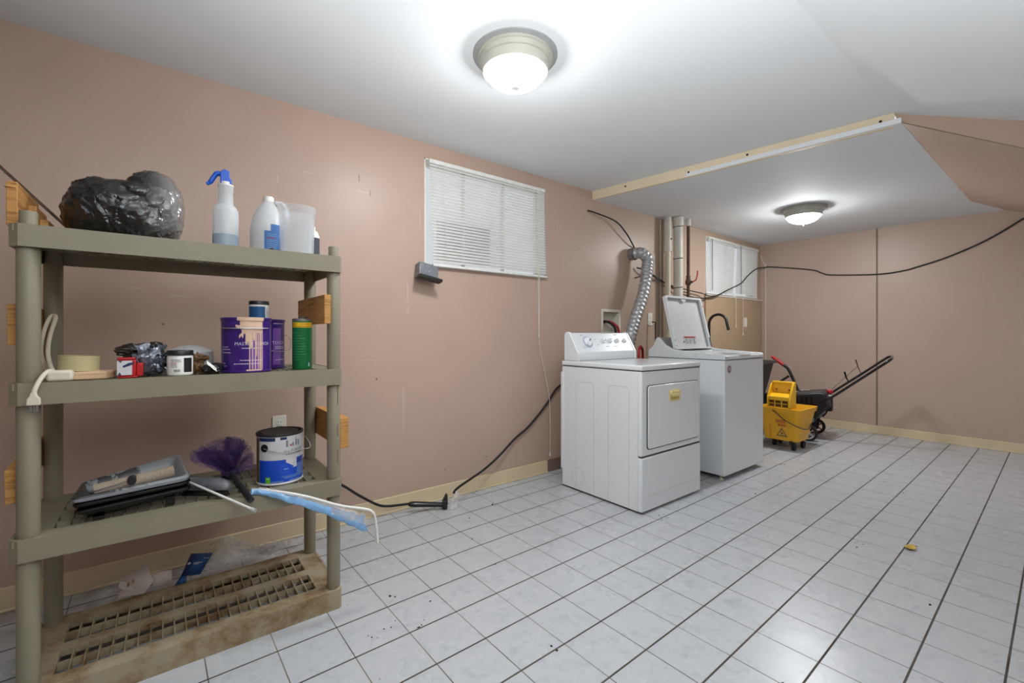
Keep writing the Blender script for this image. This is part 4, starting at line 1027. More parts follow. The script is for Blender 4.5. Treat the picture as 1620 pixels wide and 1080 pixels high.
# ------------------------------------------------------------------ bottom shelf
B_ = LV[0]
cd = thing('cardboard_flap', 'off-white folded card flap leaning at the back of the bottom shelf', 'card', (-0.06, 2.36, B_))
KB = (-0.06, 2.36, B_)
mb = MB()
P = [L(p, KB) for p in [(-.150, 2.325, .104), (-.128, 2.30, .120), (-.058, 2.30, .112), (-.030, 2.32, .142), (-.052, 2.345, .205), (-.135, 2.35, .172), (-.14, 2.34, .145), (-.128, 2.325, .14)]]
mb.add(P, [(0, 1, 7), (1, 2, 3, 4, 5, 6, 7)])
P2 = [L(p, KB) for p in [(-.052, 2.345, .165), (-.030, 2.32, .142), (-.035, 2.33, .112), (.03, 2.36, .098), (.03, 2.365, .150)]]
mb.add(P2, [(0, 1, 2, 3, 4)])
mb.build('card', M['paper'], cd, solid=.0016)
mk = MB(); fm = Vector(P[5]); 
for (u, v) in ((.3, .5), (.33, .56), (.5, .6)): 
    c = Vector(P[1]).lerp(Vector(P[2]), u).lerp(Vector(P[5]).lerp(Vector(P[4]), u), v) + Vector((0, -.003, .001)); mk.box(c - Vector((.002, .0005, .006)), c + Vector((.002, .0005, .006)))
mk.build('smudge', M['brown_rag'], cd)
lf = thing('leaflet', 'folded blue printed leaflet among clear film at the back of the bottom shelf', 'leaflet', (0.09, 2.38, B_))
FB = (0.09, 2.38, B_); mb = MB()
a, b, c_, d = [Vector(L(p, FB)) for p in [(.060, 2.365, .112), (.128, 2.365, .098), (.176, 2.395, .166), (.097, 2.40, .184)]]
e, f = Vector(L((.038, 2.35, .086), FB)), Vector(L((.078, 2.35, .086), FB))
mb.add([a, b, c_, d], [(0, 1, 2, 3)], 0); mb.add([e, f, b.lerp(a, .7), a], [(0, 1, 2, 3)], 0)
nf = (b - a).cross(d - a).normalized(); nf = nf if nf.y < 0 else -nf
def on(u, v): return a.lerp(b, u).lerp(d.lerp(c_, u), v) + nf * .0016
mb.add([on(0, 0), on(.22, 0), on(.22, 1), on(0, 1)], [(0, 1, 2, 3)], 1)
for (u0, u1, v) in ((.34, .75, .56), (.34, .62, .50), (.70, .8, .75), (.85, .95, .75)): mb.add([on(u0, v), on(u1, v), on(u1, v + .03), on(u0, v + .03)], [(0, 1, 2, 3)], 2)
mb.add([on(.12 + .07 * math.cos(k * PI / 4), .55 + .06 * math.sin(k * PI / 4)) + nf * .0006 for k in range(8)], [tuple(range(8))], 2)
mb.build('sheet', [M['leaflet'], M['navy'], M['pale_print']], lf, solid=.001)
cf = thing('plastic_film', 'crumpled clear plastic film behind the bottom shelf against the baseboard', 'plastic film', (0.22, 2.44, 0))
mb = MB()
for k in range(5):
    def fn(u, v, k=k):
        p = Vector((-.13 + .32 * u + .02 * k, -.05 + .09 * v + .01 * k, .085 + (.11 * math.exp(-((u - .40) / .22) ** 2)) * (v ** .6) * (1 - .14 * k)))
        q = Vector((u * 6, v * 4, k * 3.3)); return tuple(p + Vector((noise.noise(q), noise.noise(q + Vector((4, 4, 1))), abs(noise.noise(q + Vector((1, 9, 3)))))) * .028)
    sheet(mb, fn, 22, 12)
mb.build('film', M['clear_film'], cf)
cf.location.z = 0.0

# ------------------------------------------------------------------ dryer
DX, DY = 2.372, 1.712
dr = thing('dryer', 'white front-loading clothes dryer with a yellowed door handle, nearer of the two machines', 'dryer', (DX, DY, 0))
DW, DD = 0.702, 0.715
mb = MB(); mb.box((0.004, 0.03, 0.012), (DW - .004, DD, 0.905)); mb.box((0.0, DD - .02, .13), (DW, DD + .012, .86))
mb.build('cabinet', M['enamel'], dr, bevel=.006)
mb = MB(); mb.box((0.0, 0.002, 0.366), (DW, 0.036, 0.905))
mb.build('front_panel', M['enamel'], dr, bevel=.010, seg=3)
mb = MB(); mb.box((0.0, 0.0, 0.014), (DW, 0.036, 0.358)); mb.build('toe_panel', M['enamel'], dr, bevel=.010, seg=3)
mb = MB(); mb.box((0.01, -.0008, .108), (DW - .01, .0, .1105)); mb.build('toe_panel_crease', M['seam_grey'], dr)
mb = MB(); mb.box((0.006, .006, .357), (DW - .006, .03, .367)); mb.box((.008, .034, .012), (.012, .04, .9)); mb.build('shadow_gap', M['gap'], dr)
mb = MB(); mb.box((-.002, -.003, .909), (DW + .002, DD, .945)); mb.build('top', M['enamel'], dr, bevel=.010, seg=3)
mb = MB(); mb.box((.004, .004, .9045), (DW - .004, DD - .01, .910)); mb.build('top_gap', M['gap'], dr)
# door with rounded edge and its dark outline
def rrect(x0, z0, x1, z1, r, n=6):
    pts = []
    for cx, cz, a0 in ((x1 - r, z1 - r, 0), (x0 + r, z1 - r, 90), (x0 + r, z0 + r, 180), (x1 - r, z0 + r, 270)):
        pts += arc(cx, cz, r, R(a0), R(a0 + 90), n)
    return pts
RX = Matrix.Rotation(R(90), 4, 'X')        # (x, z) outline extruded along -y
mb = MB(); mb.prism(rrect(.055, .405, .665, .815, .022), -.0035, .004, 0, RX); mb.build('door_gap', M['gap'], dr)
do = MB().prism(rrect(.059, .409, .661, .811, .020), -.004, .008, 0, RX).build('door', M['enamel'], dr, bevel=.004, seg=2)
mb = MB(); mb.prism(rrect(.290, .692, .418, .768, .008), 0.006, .010, 0, RX)
mb.prism(rrect(.300, .735, .408, .762, .006), .008, .022, 0, RX); mb.prism(rrect(.302, .702, .406, .738, .016), .0085, .0105, 1, RX)
mb.prism(rrect(.308, .724, .400, .742, .006), .010, .024, 0, RX)
mb.build('handle', [M['handle_yellow'], M['handle_in']], do, bevel=.002)
# pressed ribs on the visible side
mb = MB()
for y0, y1, z1 in ((.10, .27, .80), (.40, .57, .80)):
    mb.tube([(.0035, y0, .03), (.0035, y0, z1 - .02), (.0035, y0 + .02, z1), (.0035, y1 - .02, z1), (.0035, y1, z1 - .02), (.0035, y1, .03)], .0014, 6)
mb.build('side_rib', M['seam_grey'], dr)
mb = MB(); mb.tube([(.0035, .55 + .06 * math.cos(a), .11 + .06 * math.sin(a)) for a in [2 * PI * k / 28 for k in range(28)]], .0013, 6, closed=True); mb.build('vent_knockout', M['seam_grey'], dr)
# console
prof = [(.690, .945), (.690, 1.135), (.680, 1.150), (.655, 1.154), (.640, 1.148), (.565, 1.015), (.556, 1.000), (.556, .965), (.562, .945)]
mb = MB(); mb.prism([(y, z) for y, z in prof], .024, DW - .024, 0, Matrix(((0, 0, 1, 0), (1, 0, 0, 0), (0, 1, 0, 0), (0, 0, 0, 1))))
cs = mb.build('console', M['enamel'], dr, bevel=.008, seg=3)
prof2 = [(.700, .945), (.700, 1.140), (.688, 1.158), (.660, 1.162), (.640, 1.156), (.560, 1.018), (.548, 1.004), (.548, .945)]
for x0, x1 in ((.008, .028), (DW - .028, DW - .008)):
    MB().prism(prof2, x0, x1, 0, Matrix(((0, 0, 1, 0), (1, 0, 0, 0), (0, 1, 0, 0), (0, 0, 0, 1)))).build('console_end_cap', M['enamel'], dr, bevel=.008, seg=3)
pv = Vector((0, .640 - .565, 1.148 - 1.015)).normalized(); nv = Vector((0, -pv.z, pv.y))
CM = frame_mtx((0, .565, 1.015), (1, 0, 0), pv)
def knob(x, v, r, ang, name, ring=False):
    m = CM @ Matrix.Translation((x, v, .001))
    mb = MB(); mb.lathe([(r, 0), (r * .96, .010), (r * .9, .012), (0, .012)], 28, 0, m)
    mb.box((-r * .85, -r * .20, .010), (r * .85, r * .20, .020), 0, m @ Matrix.Rotation(ang, 4, 'Z'))
    o = mb.build(name, M['knob'], cs, bevel=.0015)
    MB().box((r * .1, -r * .12, .0202), (r * .80, r * .12, .0208), 0, m @ Matrix.Rotation(ang, 4, 'Z')).build('pointer', M['knob_mark'], o)
    if ring:
        MB().lathe([(r * 1.12, .0005), (r * 1.3, .0012), (r * 1.32, .0005)], 40, 0, m, cap=False).build('dial_ring', M['blue_print'], o)
knob(.165, .078, .036, R(35), 'timer_knob', True)
for x, a in ((.345, 5), (.425, 80), (.510, 115)): knob(x, .085, .019, R(a), 'knob')
MB().lathe([(.020, 0), (.019, .012), (.015, .014), (0, .014)], 24, 0, CM @ Matrix.Translation((.605, .085, .001))).build('push_button', M['knob'], cs)
for x, v, w_, h_ in ((.11, .136, .03, .004), (.355, .035, .04, .004), (.44, .035, .06, .004), (.53, .035, .03, .004), (.250, .10, .02, .003), (.26, .05, .02, .003), (.10, .03, .02, .003), (.50, .138, .04, .006)):
    MB().box((x, v, .0006), (x + w_, v + h_, .0010), 0, CM).build('printed_word', M['grey_print'], cs)

# ------------------------------------------------------------------ washer
WX, WY = 3.425, 1.712
wa = thing('washing_machine', 'white top-loading washing machine with its lid standing open, beyond the dryer', 'washing machine', (WX, WY, 0))
WW, WD = 0.68, 0.69
MB().box((0, 0, .038), (WW, WD, .937)).build('cabinet', M['enamel'], wa, bevel=.008, seg=3)
MB().box((.006, .006, .935), (WW - .006, WD - .006, .942)).build('deck_gap', M['gap'], wa)
# deck: raised rim that climbs towards the console
X3 = Matrix(((0, 0, 1, 0), (1, 0, 0, 0), (0, 1, 0, 0), (0, 0, 0, 1)))
sidep = [(-.003, .941), (-.003, .972), (.010, .984), (.30, 1.000), (.44, 1.012), (.52, 1.050), (.58, 1.112), (.595, 1.118), (.615, 1.100), (.64, 1.04), (.685, 1.005), (.690, .99), (.690, .941)]
for xa, xb in ((-.002, .030), (WW - .030, WW + .002)): MB().prism(sidep, xa, xb, 0, X3).build('deck_side', M['enamel'], wa, bevel=.007, seg=3)
mb = MB(); n = 14
def dk(u, v): return (.02 + (WW - .04) * u, .0 + .47 * v, .972 + .022 * v + .010 * math.sin(PI * u) * (1 - v * .3))
mb.box((.0, -.003, .941), (WW, .06, .976)); mb.box((.02, .44, .941), (WW - .02, .69, 1.0)); mb.box((.025, .05, .941), (.09, .46, .985)); mb.box((WW - .09, .05, .941), (WW - .025, .46, .985))
mb.build('deck', M['enamel'], wa, bevel=.012, seg=3)
MB().lathe([(.235, .80), (.245, .955), (.262, .975), (.275, .977)], 40, 0, Matrix.Translation((WW / 2, .255, 0)), cap=False).build('tub_ring', M['white_plastic'], wa)
mb = MB(); mb.add([(.03, .50, 1.02), (WW - .03, .50, 1.02), (WW - .03, .595, 1.115), (.03, .595, 1.115), (.03, .62, 1.09), (WW - .03, .62, 1.09), (.03, .69, 1.0), (WW - .03, .69, 1.0)], [(0, 1, 2, 3), (3, 2, 5, 4), (4, 5, 7, 6)])
mb.build('console', M['silver'], wa)
ld = MB(); LM = frame_mtx((WW / 2, .462, 1.008), (1, 0, 0), (0, .115, .475))
lw, lh, lt = .298, .485, .028
ld.prism(rrect(-lw, 0, lw, lh, .02), -.004, .0, 1, LM)
inn = rrect(-lw + .022, .012, lw - .022, lh - .018, .02); out = rrect(-lw, 0, lw, lh, .02)
vs = [(x, y, .0) for x, y in out] + [(x, y, lt) for x, y in out] + [(x, y, lt) for x, y in inn] + [(x, y, .004) for x, y in inn]; n = len(out)
fs = []
for j in range(3): fs += [(j * n + k, j * n + (k + 1) % n, (j + 1) * n + (k + 1) % n, (j + 1) * n + k) for k in range(n)]
ld.add(vs, fs, 0, False, LM)
lo = ld.build('lid', [M['enamel'], M['enamel_grey']], wa)
mb = MB(); mb.prism([(-.05, lh - .016), (-.02, lh - .045), (.02, lh - .045), (.05, lh - .016)], .002, .02, 0, LM); mb.build('lid_grip', M['enamel_grey'], lo)
mb = MB(); mb.box((-.10, .108, .0045), (.09, .117, .0052), 0, LM)
for k in range(4):
    for x in (-.09, -.03, .035): mb.box((x, .092 - k * .013, .0045), (x + .045 - .006 * (k % 2), .096 - k * .013, .0052), 1, LM)
mb.lathe([(.008, .0045), (.008, .0052), (0, .0052)], 12, 2, LM @ Matrix.Translation((-.115, .07, 0)))
mb.build('warning_label', [M['red_print'], M['grey_print'], M['black']], lo)
for x, y in ((-lw + .010, .03), (-lw + .010, .08), (lw - .010, lh - .08)): MB().lathe([(.005, lt), (.004, lt + .003), (0, lt + .003)], 10, 0, LM @ Matrix.Translation((x, y, 0))).build('bumper', M['grey_dark'], lo)
MB().box((lw - .016, .01, lt), (lw - .006, .10, lt + .004), 0, LM).build('hinge_slot', M['knob_mark'], lo)
mb = MB()
sk = Matrix.Translation((.075, -.0002, .868)) @ RX
mb.lathe([(.0, .0004), (.034, .0004), (.034, .0010), (0, .0012)], 28, 0, sk); mb.lathe([(.027, .0011), (.029, .0016), (.031, .0011)], 28, 1, sk, cap=False)
for k in range(3): mb.box((-.016, -.010 + k * .009, .0012), (.016, -.006 + k * .009, .0017), 1, sk)
mb.build('round_sticker', [mat('brown_sticker', (112, 92, 92), 0.4), M['enamel_grey']], wa)
mb = MB()
for k in range(16):
    y = .12 + random.uniform(-.04, .12); z = .966 + random.uniform(-.010, .012)
    mb.box((-.0035, y, z), (-.0018, y + random.uniform(.004, .016), z + random.uniform(.001, .003)))
for k in range(5): 
    y = .33 + .012 * k; mb.box((-.0035, y, .968 + random.uniform(-.006, .006)), (-.0018, y + .006, .972 + random.uniform(-.006, .006)))
mb.build('scuff', M['seam_grey'], wa)
for x in (.045, WW - .045):
    for y in (.05, WD - .05): MB().lathe([(.018, 0), (.018, .008), (.008, .010), (.008, .045)], 16, 0, Matrix.Translation((x, y, 0))).build('foot', M['pipe_cream'], wa)

# ------------------------------------------------------------------ wall fittings by the machines
def rel(o, pts): b = Vector(o.location); return [Vector(p) - b for p in pts]
vd = thing('vent_duct', 'flexible aluminium dryer duct bending from the wall down behind the dryer', 'duct', (3.62, YW, 1.93))
pth = spline([(3.625, 2.742, 1.925), (3.63, 2.68, 1.93), (3.655, 2.635, 1.925), (3.70, 2.605, 1.87), (3.69, 2.60, 1.78), (3.655, 2.595, 1.65), (3.60, 2.59, 1.50), (3.52, 2.585, 1.36), (3.45, 2.585, 1.22), (3.39, 2.58, 1.08), (3.35, 2.58, .90), (3.30, 2.58, .60), (3.2, 2.55, .35)], 22)
# resample to even steps and corrugate
pp = [pth[0]]; acc = 0
for a, b in zip(pth, pth[1:]):
    acc += (b - a).length
    if acc > .0085: pp.append(b); acc = 0
rr_ = [.054 + (.004 if k % 3 == 0 else -.002) + .0025 * noise.noise(Vector((k * .35, 0, 0))) for k in range(len(pp))]
MB().tube(rel(vd, pp), rr_, 22).build('hose', M['galv'], vd)
MB().lathe([(.056, -.002), (.060, -.002), (.060, .05), (.056, .05)], 30, 0, Matrix.Translation((0.005, 0, -.005)) @ RX, cap=False).build('collar', M['steel'], vd)
lx = thing('laundry_outlet_box', 'cream recessed laundry hook-up box in the wall above the dryer', 'outlet box', ((LB[0] + LB[1]) / 2, YW, LB[2]))
w2_, h2_ = (LB[1] - LB[0]) / 2, LB[3] - LB[2]
mb = MB(); e = .022
mb.box((-w2_ - e, -.006, -e), (w2_ + e, 0, .004)); mb.box((-w2_ - e, -.006, h2_ - .004), (w2_ + e, 0, h2_ + e)); mb.box((-w2_ - e, -.006, .004), (-w2_ + .004, 0, h2_ - .004)); mb.box((w2_ - .004, -.006, .004), (w2_ + e, 0, h2_ - .004))
mb.build('trim_frame', M['ivory'], lx, bevel=.002)
mb = MB(); mb.box((-w2_, .085, 0), (w2_, .09, h2_)); mb.box((-w2_, 0, 0), (-w2_ + .003, .09, h2_)); mb.box((w2_ - .003, 0, 0), (w2_, .09, h2_)); mb.box((-w2_, 0, 0), (w2_, .09, .003)); mb.box((-w2_, 0, h2_ - .003), (w2_, .09, h2_))
mb.build('box_liner', M['ivory'], lx)
for x, col, nm in ((3.255, 'black', 'black rubber washer hose leaving the laundry hook-up box'), (3.30, 'red', 'red washer hose leaving the laundry hook-up box')):
    o = thing('washer_hose', nm, 'hose', (x, YW, 1.24))
    MB().tube(rel(o, spline([(x, 2.80, 1.255), (x + .005, 2.755, 1.262), (x + .03, 2.70, 1.235), (x + .055, 2.672, 1.16), (x + .07, 2.665, .9), (x + .10, 2.67, .5)], 7)), .0115, 12).build('hose', M[col if col == 'red' else 'rubber'], o)
    MB().cyl((0, .055, .017), (0, .075, .017), .015, 14).build('coupling', M['brass'], o)
o = thing('washer_hose', 'red washer hose bulging out behind the washing machine console', 'hose', (3.43, 2.5, .9))
MB().tube(rel(o, spline([(3.50, 2.46, .70), (3.405, 2.47, .84), (3.385, 2.475, .96), (3.43, 2.49, 1.03), (3.52, 2.53, .98), (3.56, 2.56, .80)], 8)), .012, 12).build('hose', M['red'], o)

def plate(name, label, x, z, w_=.07, h=.115, kind='duplex', Y=YW, cat='outlet'):
    t = thing(name, label, cat, (x, Y, z))
    MB().box((-w_ / 2, -.006, -h / 2), (w_ / 2, 0, h / 2)).build('cover_plate', M['ivory'], t, bevel=.003)
    if kind == 'duplex':
        for dz in (.02, -.02):
            MB().prism(rrect(-.016, dz - .014, .016, dz + .014, .010), .005, .0075, 0, RX).build('receptacle', M['white_plastic'], t, bevel=.001)
            mb = MB(); mb.box((-.008, -.0080, dz - .002), (-.006, -.0074, dz + .007)); mb.box((.006, -.0080, dz - .002), (.008, -.0074, dz + .007)); mb.build('slots', M['black'], t)
    else:
        MB().box((-.016, -.0085, -.033), (.016, -.005, .033)).build('rocker', M['white_plastic'], t, bevel=.002)
    return t
plate('wall_outlet', 'ivory wall outlet behind the blue and white paint can', .507, .635)
plate('wall_outlet', 'ivory wall outlet with a black plug behind the washing machine', 3.936, 1.296, .075, .13)
plate('wall_switch', 'white wall plate under the far window beside the blind cord', 5.985, 1.297, .085, .125, 'rocker', YW - .022, 'wall plate')
jb = thing('junction_box', 'open grey metal junction box hanging crooked below the nearer window', 'junction box', (1.385, YW, 1.54))
jm = Matrix.Rotation(R(10), 4, 'Y') @ Matrix.Rotation(R(-14), 4, 'X')
mb = MB(); mb.box((-.070, -.075, -.045), (.072, -.012, .055), 0, jm); 
o = mb.build('box_shell', M['zinc'], jb, bevel=.004)
mb = MB(); mb.box((-.076, -.105, -.062), (.088, -.055, -.045), 0, jm); mb.build('cover_flange', M['black'], jb)
mb = MB()
for x, z in ((-.055, .03), (.05, .03), (0.0, 0.0), (-.02, -.01)): mb.cyl((x, -.0745, z), (x, -.077, z), .006, 10, 0, jm)
mb.build('screw', M['steel'], jb)
MB().box((-.02, -.02, -.02), (.02, .0, .02)).build('bracket', M['zinc'], jb)

# pipes in front of the left wall
p1 = thing('drain_pipe', 'slimmer cream painted drain pipe nearest the dryer duct', 'pipe', (4.130, 2.66, .0))
MB().lathe([(.030, 0), (.030, 2.0)], 24, 0).build('pipe', M['pipe_cream'], p1)
MB().lathe([(.038, 2.0), (.040, 2.01), (.040, 2.06), (.037, 2.07), (.037, 2.355)], 24).build('coupling', M['pvc'], p1)
mb = MB(); mb.box((-.004, -.041, 2.12), (.012, -.036, 2.135)); mb.build('chip', M['crumb'], p1)
p2 = thing('drain_pipe', 'fatter white drain pipe standing between the cream pipe and the rusty gas pipe', 'pipe', (4.225, 2.60, 0))
MB().lathe([(.047, 0), (.047, 2.355)], 28).build('pipe', M['pvc'], p2)
MB().lathe([(.054, 2.27), (.054, 2.355)], 28).build('hub', M['pvc'], p2)
mb = MB()
for z in (2.26, 1.93, 1.63): mb.tube([(.0485 * math.cos(a), .0485 * math.sin(a), z + .006 * math.cos(a)) for a in [2 * PI * k / 20 for k in range(20)]], .0035, 6, closed=True)
mb.build('strap', M['rubber'], p2)
p3 = thing('gas_pipe', 'thin rusty iron pipe with a red-handled valve left of the far window', 'pipe', (4.36, 2.565, 0))
MB().lathe([(.0165, 0), (.0165, 2.30)], 16).build('pipe', M['rust'], p3)
MB().lathe([(.026, 2.28), (.026, 2.355)], 16).build('ceiling_sleeve', M['pvc'], p3)
mb = MB(); mb.lathe([(.022, 1.66), (.030, 1.675), (.030, 1.705), (.022, 1.72), (.022, 1.755), (.018, 1.76)], 16); mb.cyl((0, 0, 1.69), (.0, -.05, 1.69), .012, 12); mb.build('valve', M['rust'], p3)
MB().tube([(0.0, -.05, 1.69), (.0, -.085, 1.705), (.0, -.10, 1.75), (.0, -.105, 1.80)], .0065, 8).build('lever', M['red'], p3)
p4 = thing('conduit', 'thin white conduit running up the wall beside the cream drain pipe', 'pipe', (4.17, YW - .008, 0))
MB().cyl((-.06, 0, 0), (-.06, 0, 2.356), .006, 10).build('tube', M['pvc'], p4)

def cable(name, label, pts, r, m, cat='cable', n=6):
    o = thing(name, label, cat, pts[0])
    MB().tube(rel(o, spline(pts, n)), r, 8).build('sheath', m, o); return o
cable('cable', 'short black cable stub on the wall above the aluminium duct', [(3.0, 2.738, 2.25), (3.08, 2.71, 2.236), (3.33, 2.69, 2.195), (3.48, 2.69, 2.11), (3.60, 2.71, 2.03), (3.67, 2.735, 1.995)], .0065, M['rubber'])
lc_ = cable('cable', 'long black cable swagging from the far window corner across the far wall', [(3.69, 2.72, 1.80), (3.80, 2.68, 1.775), (3.95, 2.70, 1.73), (4.12, 2.71, 1.69), (4.26, 2.71, 1.655), (4.42, 2.70, 1.595), (4.60, 2.70, 1.565), (4.80, 2.70, 1.555), (5.01, 2.70, 1.568), (5.155, 2.68, 1.597), (5.455, 2.68, 1.69), (5.78, 2.68, 1.79), (5.95, 2.68, 1.89), (6.13, 2.68, 1.98), (6.30, 2.69, 2.03), (6.45, 2.66, 2.05), (XF - .012, 2.60, 2.052), (XF - .012, 2.13, 1.960), (XF - .012, 2.01, 1.905), (XF - .012, 1.90, 1.87), (XF - .012, 1.46, 1.832), (XF - .012, 1.23, 1.848), (XF - .012, 1.12, 1.875), (XF - .012, .88, 1.95), (XF - .012, .60, 2.08), (XF - .012, .35, 2.25)], .0068, M['rubber'])
cable('cable', 'thinner black cable drooping behind the pipes to the far window sill', [(3.68, 2.73, 1.70), (3.80, 2.715, 1.735), (3.90, 2.71, 1.76), (4.10, 2.715, 1.70), (4.27, 2.715, 1.665), (4.47, 2.71, 1.645), (4.70, 2.705, 1.625), (4.86, 2.70, 1.615), (5.0, 2.68, 1.59), (5.15, 2.68, 1.598)], .0058, M['rubber'])
cable('cable', 'thin white wire hanging down the far wall beside the corner', [(XF - .006, 2.735, 2.22), (XF - .006, 2.68, 2.075), (XF - .006, 2.672, 2.03), (XF - .006, 2.672, 1.0), (XF - .006, 2.672, .1)], .004, M['white_plastic'], 'wire', 3)
cable('cable', 'black washing machine cord plugged into the outlet behind the machines', [(3.945, 2.722, 1.268), (3.945, 2.68, 1.262), (3.945, 2.685, 1.22), (3.94, 2.68, 1.05), (3.92, 2.70, .7)], .006, M['rubber'])
# power cord along the baseboard with its inline plug
pcd = thing('power_cable', 'black cord from the outlet behind the shelving to the inline plug on the floor', 'power cord', (.51, 2.70, .62))
MB().tube(rel(pcd, spline([(.51, 2.715, .60), (.54, 2.69, .52), (.64, 2.69, .40), (.84, 2.69, .247), (.93, 2.69, .172), (1.04, 2.69, .092), (1.10, 2.685, .068), (1.17, 2.67, .062), (1.235, 2.655, .060)], 7)), .0075, 10).build('cord', M['rubber'], pcd)
MB().prism(rrect(-.018, -.024, .018, .020, .008), .006, .036, 0, Matrix.Translation((-.003, .042, -.005)) @ RX).build('plug', M['black'], pcd, bevel=.004)
ip = thing('inline_plug', 'black inline plug with clear blister wrapping on the floor by the baseboard', 'plug', (1.45, 2.57, 0))
u0 = Vector((1.235, 2.655, .058)); u1 = Vector((1.445, 2.572, .030))
MB().tube(rel(ip, [u0, u0.lerp(u1, .06), u0.lerp(u1, .2), u0.lerp(u1, .8), u1]), [.012, .019, .021, .018, .018], 16, flat=.85).build('grip', M['black_gloss'], ip)
mb = MB(); hm = frame_mtx(u1 - Vector(ip.location), (u1 - u0), (0, 0, 1))
mb.box((-.012, -.022, -.022), (.022, .030, .022), 0, hm); mb.prism([(-.012, .028), (.020, .028), (.014, .070), (.006, .072)], -.018, .018, 0, hm)
mb.build('plug_head', M['black'], ip, bevel=.004)
mb = MB()
def bl(u, v):
    a = u * 2 * PI; rr0 = .034 * (1 - .62 * v); p = Vector((.05 + .030 * v + rr0 * math.cos(a), -.022 + rr0 * .7 * math.sin(a), .004 + .100 * v))
    q = Vector((u * 5, v * 4, 2)); return tuple(p + Vector((noise.noise(q), noise.noise(q + Vector((3, 1, 1))), 0)) * .008)
sheet(mb, bl, 20, 10); mb.build('blister', film_mat('clear_blister', (236, 234, 232), 0.42, 0.1, 60, 0.9), ip)
mb = MB(); mb.box((.045, -.050, .066), (.072, -.047, .072)); mb.build('printed_strip', M['tape_core'], ip)
c2_ = cable('power_cable', 'flat black cord rising from the inline plug to the back of the dryer', [(1.515, 2.565, .095), (1.58, 2.60, .112), (1.83, 2.67, .165), (2.0, 2.70, .24), (2.15, 2.72, .33), (2.30, 2.725, .41), (2.43, 2.725, .515), (2.52, 2.725, .60), (2.60, 2.725, .685), (2.70, 2.72, .74)], .008, M['rubber'], 'power cord')

# ------------------------------------------------------------------ laundry tub with its tap
SKX, SKY = 4.84, 2.12
sk = thing('utility_sink', 'dark charcoal tapered laundry sink with a black gooseneck faucet against the far window wall', 'sink', (SKX, SKY, 0))
W_, D_2, zt = .615, .585, .85
mb = MB()
def rct(w0, w1, d0, d1, z, r=.03): return [(x, y, z) for x, y in rrect(w0, d0, w1, d1, r, 5)]
rings = [rct(.10, W_ - .10, .10, D_2 - .10, .42), rct(.03, W_ - .03, .03, D_2 - .03, zt - .05), rct(.025, W_ - .025, .025, D_2 - .025, zt - .03), rct(0, W_, 0, D_2, zt - .028), rct(0, W_, 0, D_2, zt), rct(.035, W_ - .035, .035, D_2 - .11, zt - .004), rct(.11, W_ - .11, .11, D_2 - .15, .45)]
n = len(rings[0]); vs = [v for r_ in rings for v in r_]
mb.add(vs, [tuple(range(n - 1, -1, -1))] + [(j * n + k, j * n + (k + 1) % n, (j + 1) * n + (k + 1) % n, (j + 1) * n + k) for j in range(len(rings) - 1) for k in range(n)] + [tuple((len(rings) - 1) * n + k for k in range(n))], 0, False)
mb.build('basin', M['grey_dark'], sk)
for x in (.12, W_ - .12):
    for y in (.12, D_2 - .12): MB().cyl((x, y, 0), (x, y, .44), .016, 12).build('leg', M['grey_dark'], sk)
fx, fy = 4.95 - SKX, 2.655 - SKY
fc = MB().lathe([(.030, zt), (.030, zt + .012), (.026, zt + .016), (.026, zt + .165), (.020, zt + .17)], 24, 0, Matrix.Translation((fx, fy, 0))).build('faucet', M['black'], sk)
ap = [(fx, fy, zt + .16), (fx, fy, 1.26)] + [(fx, fy - .105 + .105 * math.cos(a), 1.262 + .105 * math.sin(a)) for a in [PI * k / 12 for k in range(1, 11)]] + [(fx, fy - .212, 1.245), (fx, fy - .225, 1.19)]
MB().tube(ap, .0155, 16).build('spout', M['black'], fc)
MB().cyl((fx + .02, fy, zt + .10), (fx + .075, fy, zt + .125), .007, 10).build('lever', M['black'], fc)

# ------------------------------------------------------------------ mop bucket
mbk = thing('mop_bucket', 'yellow mop bucket on casters with a side-press wringer in the far corner', 'mop bucket', (4.83, 1.70, 0))
def lerp(a, b, t): return a + (b - a) * t
rings = []
bt = (.045, .345, .02, .335); tp_ = (-.005, .465, -.015, .375)
for z, t, gx in ((.085, 0, 0), (.10, .03, 0), (.36, .86, 0), (.362, .87, .010), (.405, 1, .010), (.405, 1, -.006), (.36, .86, -.010), (.11, .05, -.012)):
    rings.append(rct(lerp(bt[0], tp_[0], t) - gx, lerp(bt[1], tp_[1], t) + gx, lerp(bt[2], tp_[2], t) - gx, lerp(bt[3], tp_[3], t) + gx, z, .045))
n = len(rings[0]); vs = [v for r_ in rings for v in r_]
mb = MB(); mb.add(vs, [tuple(range(n - 1, -1, -1))] + [(j * n + k, j * n + (k + 1) % n, (j + 1) * n + (k + 1) % n, (j + 1) * n + k) for j in range(len(rings) - 1) for k in range(n)] + [tuple((len(rings) - 1) * n + k for k in range(n))], 0, True)
bo = mb.build('bucket', M['yellow'], mbk)
for md in (bo.modifiers.new('edge', 'EDGE_SPLIT'),): md.split_angle = R(35)
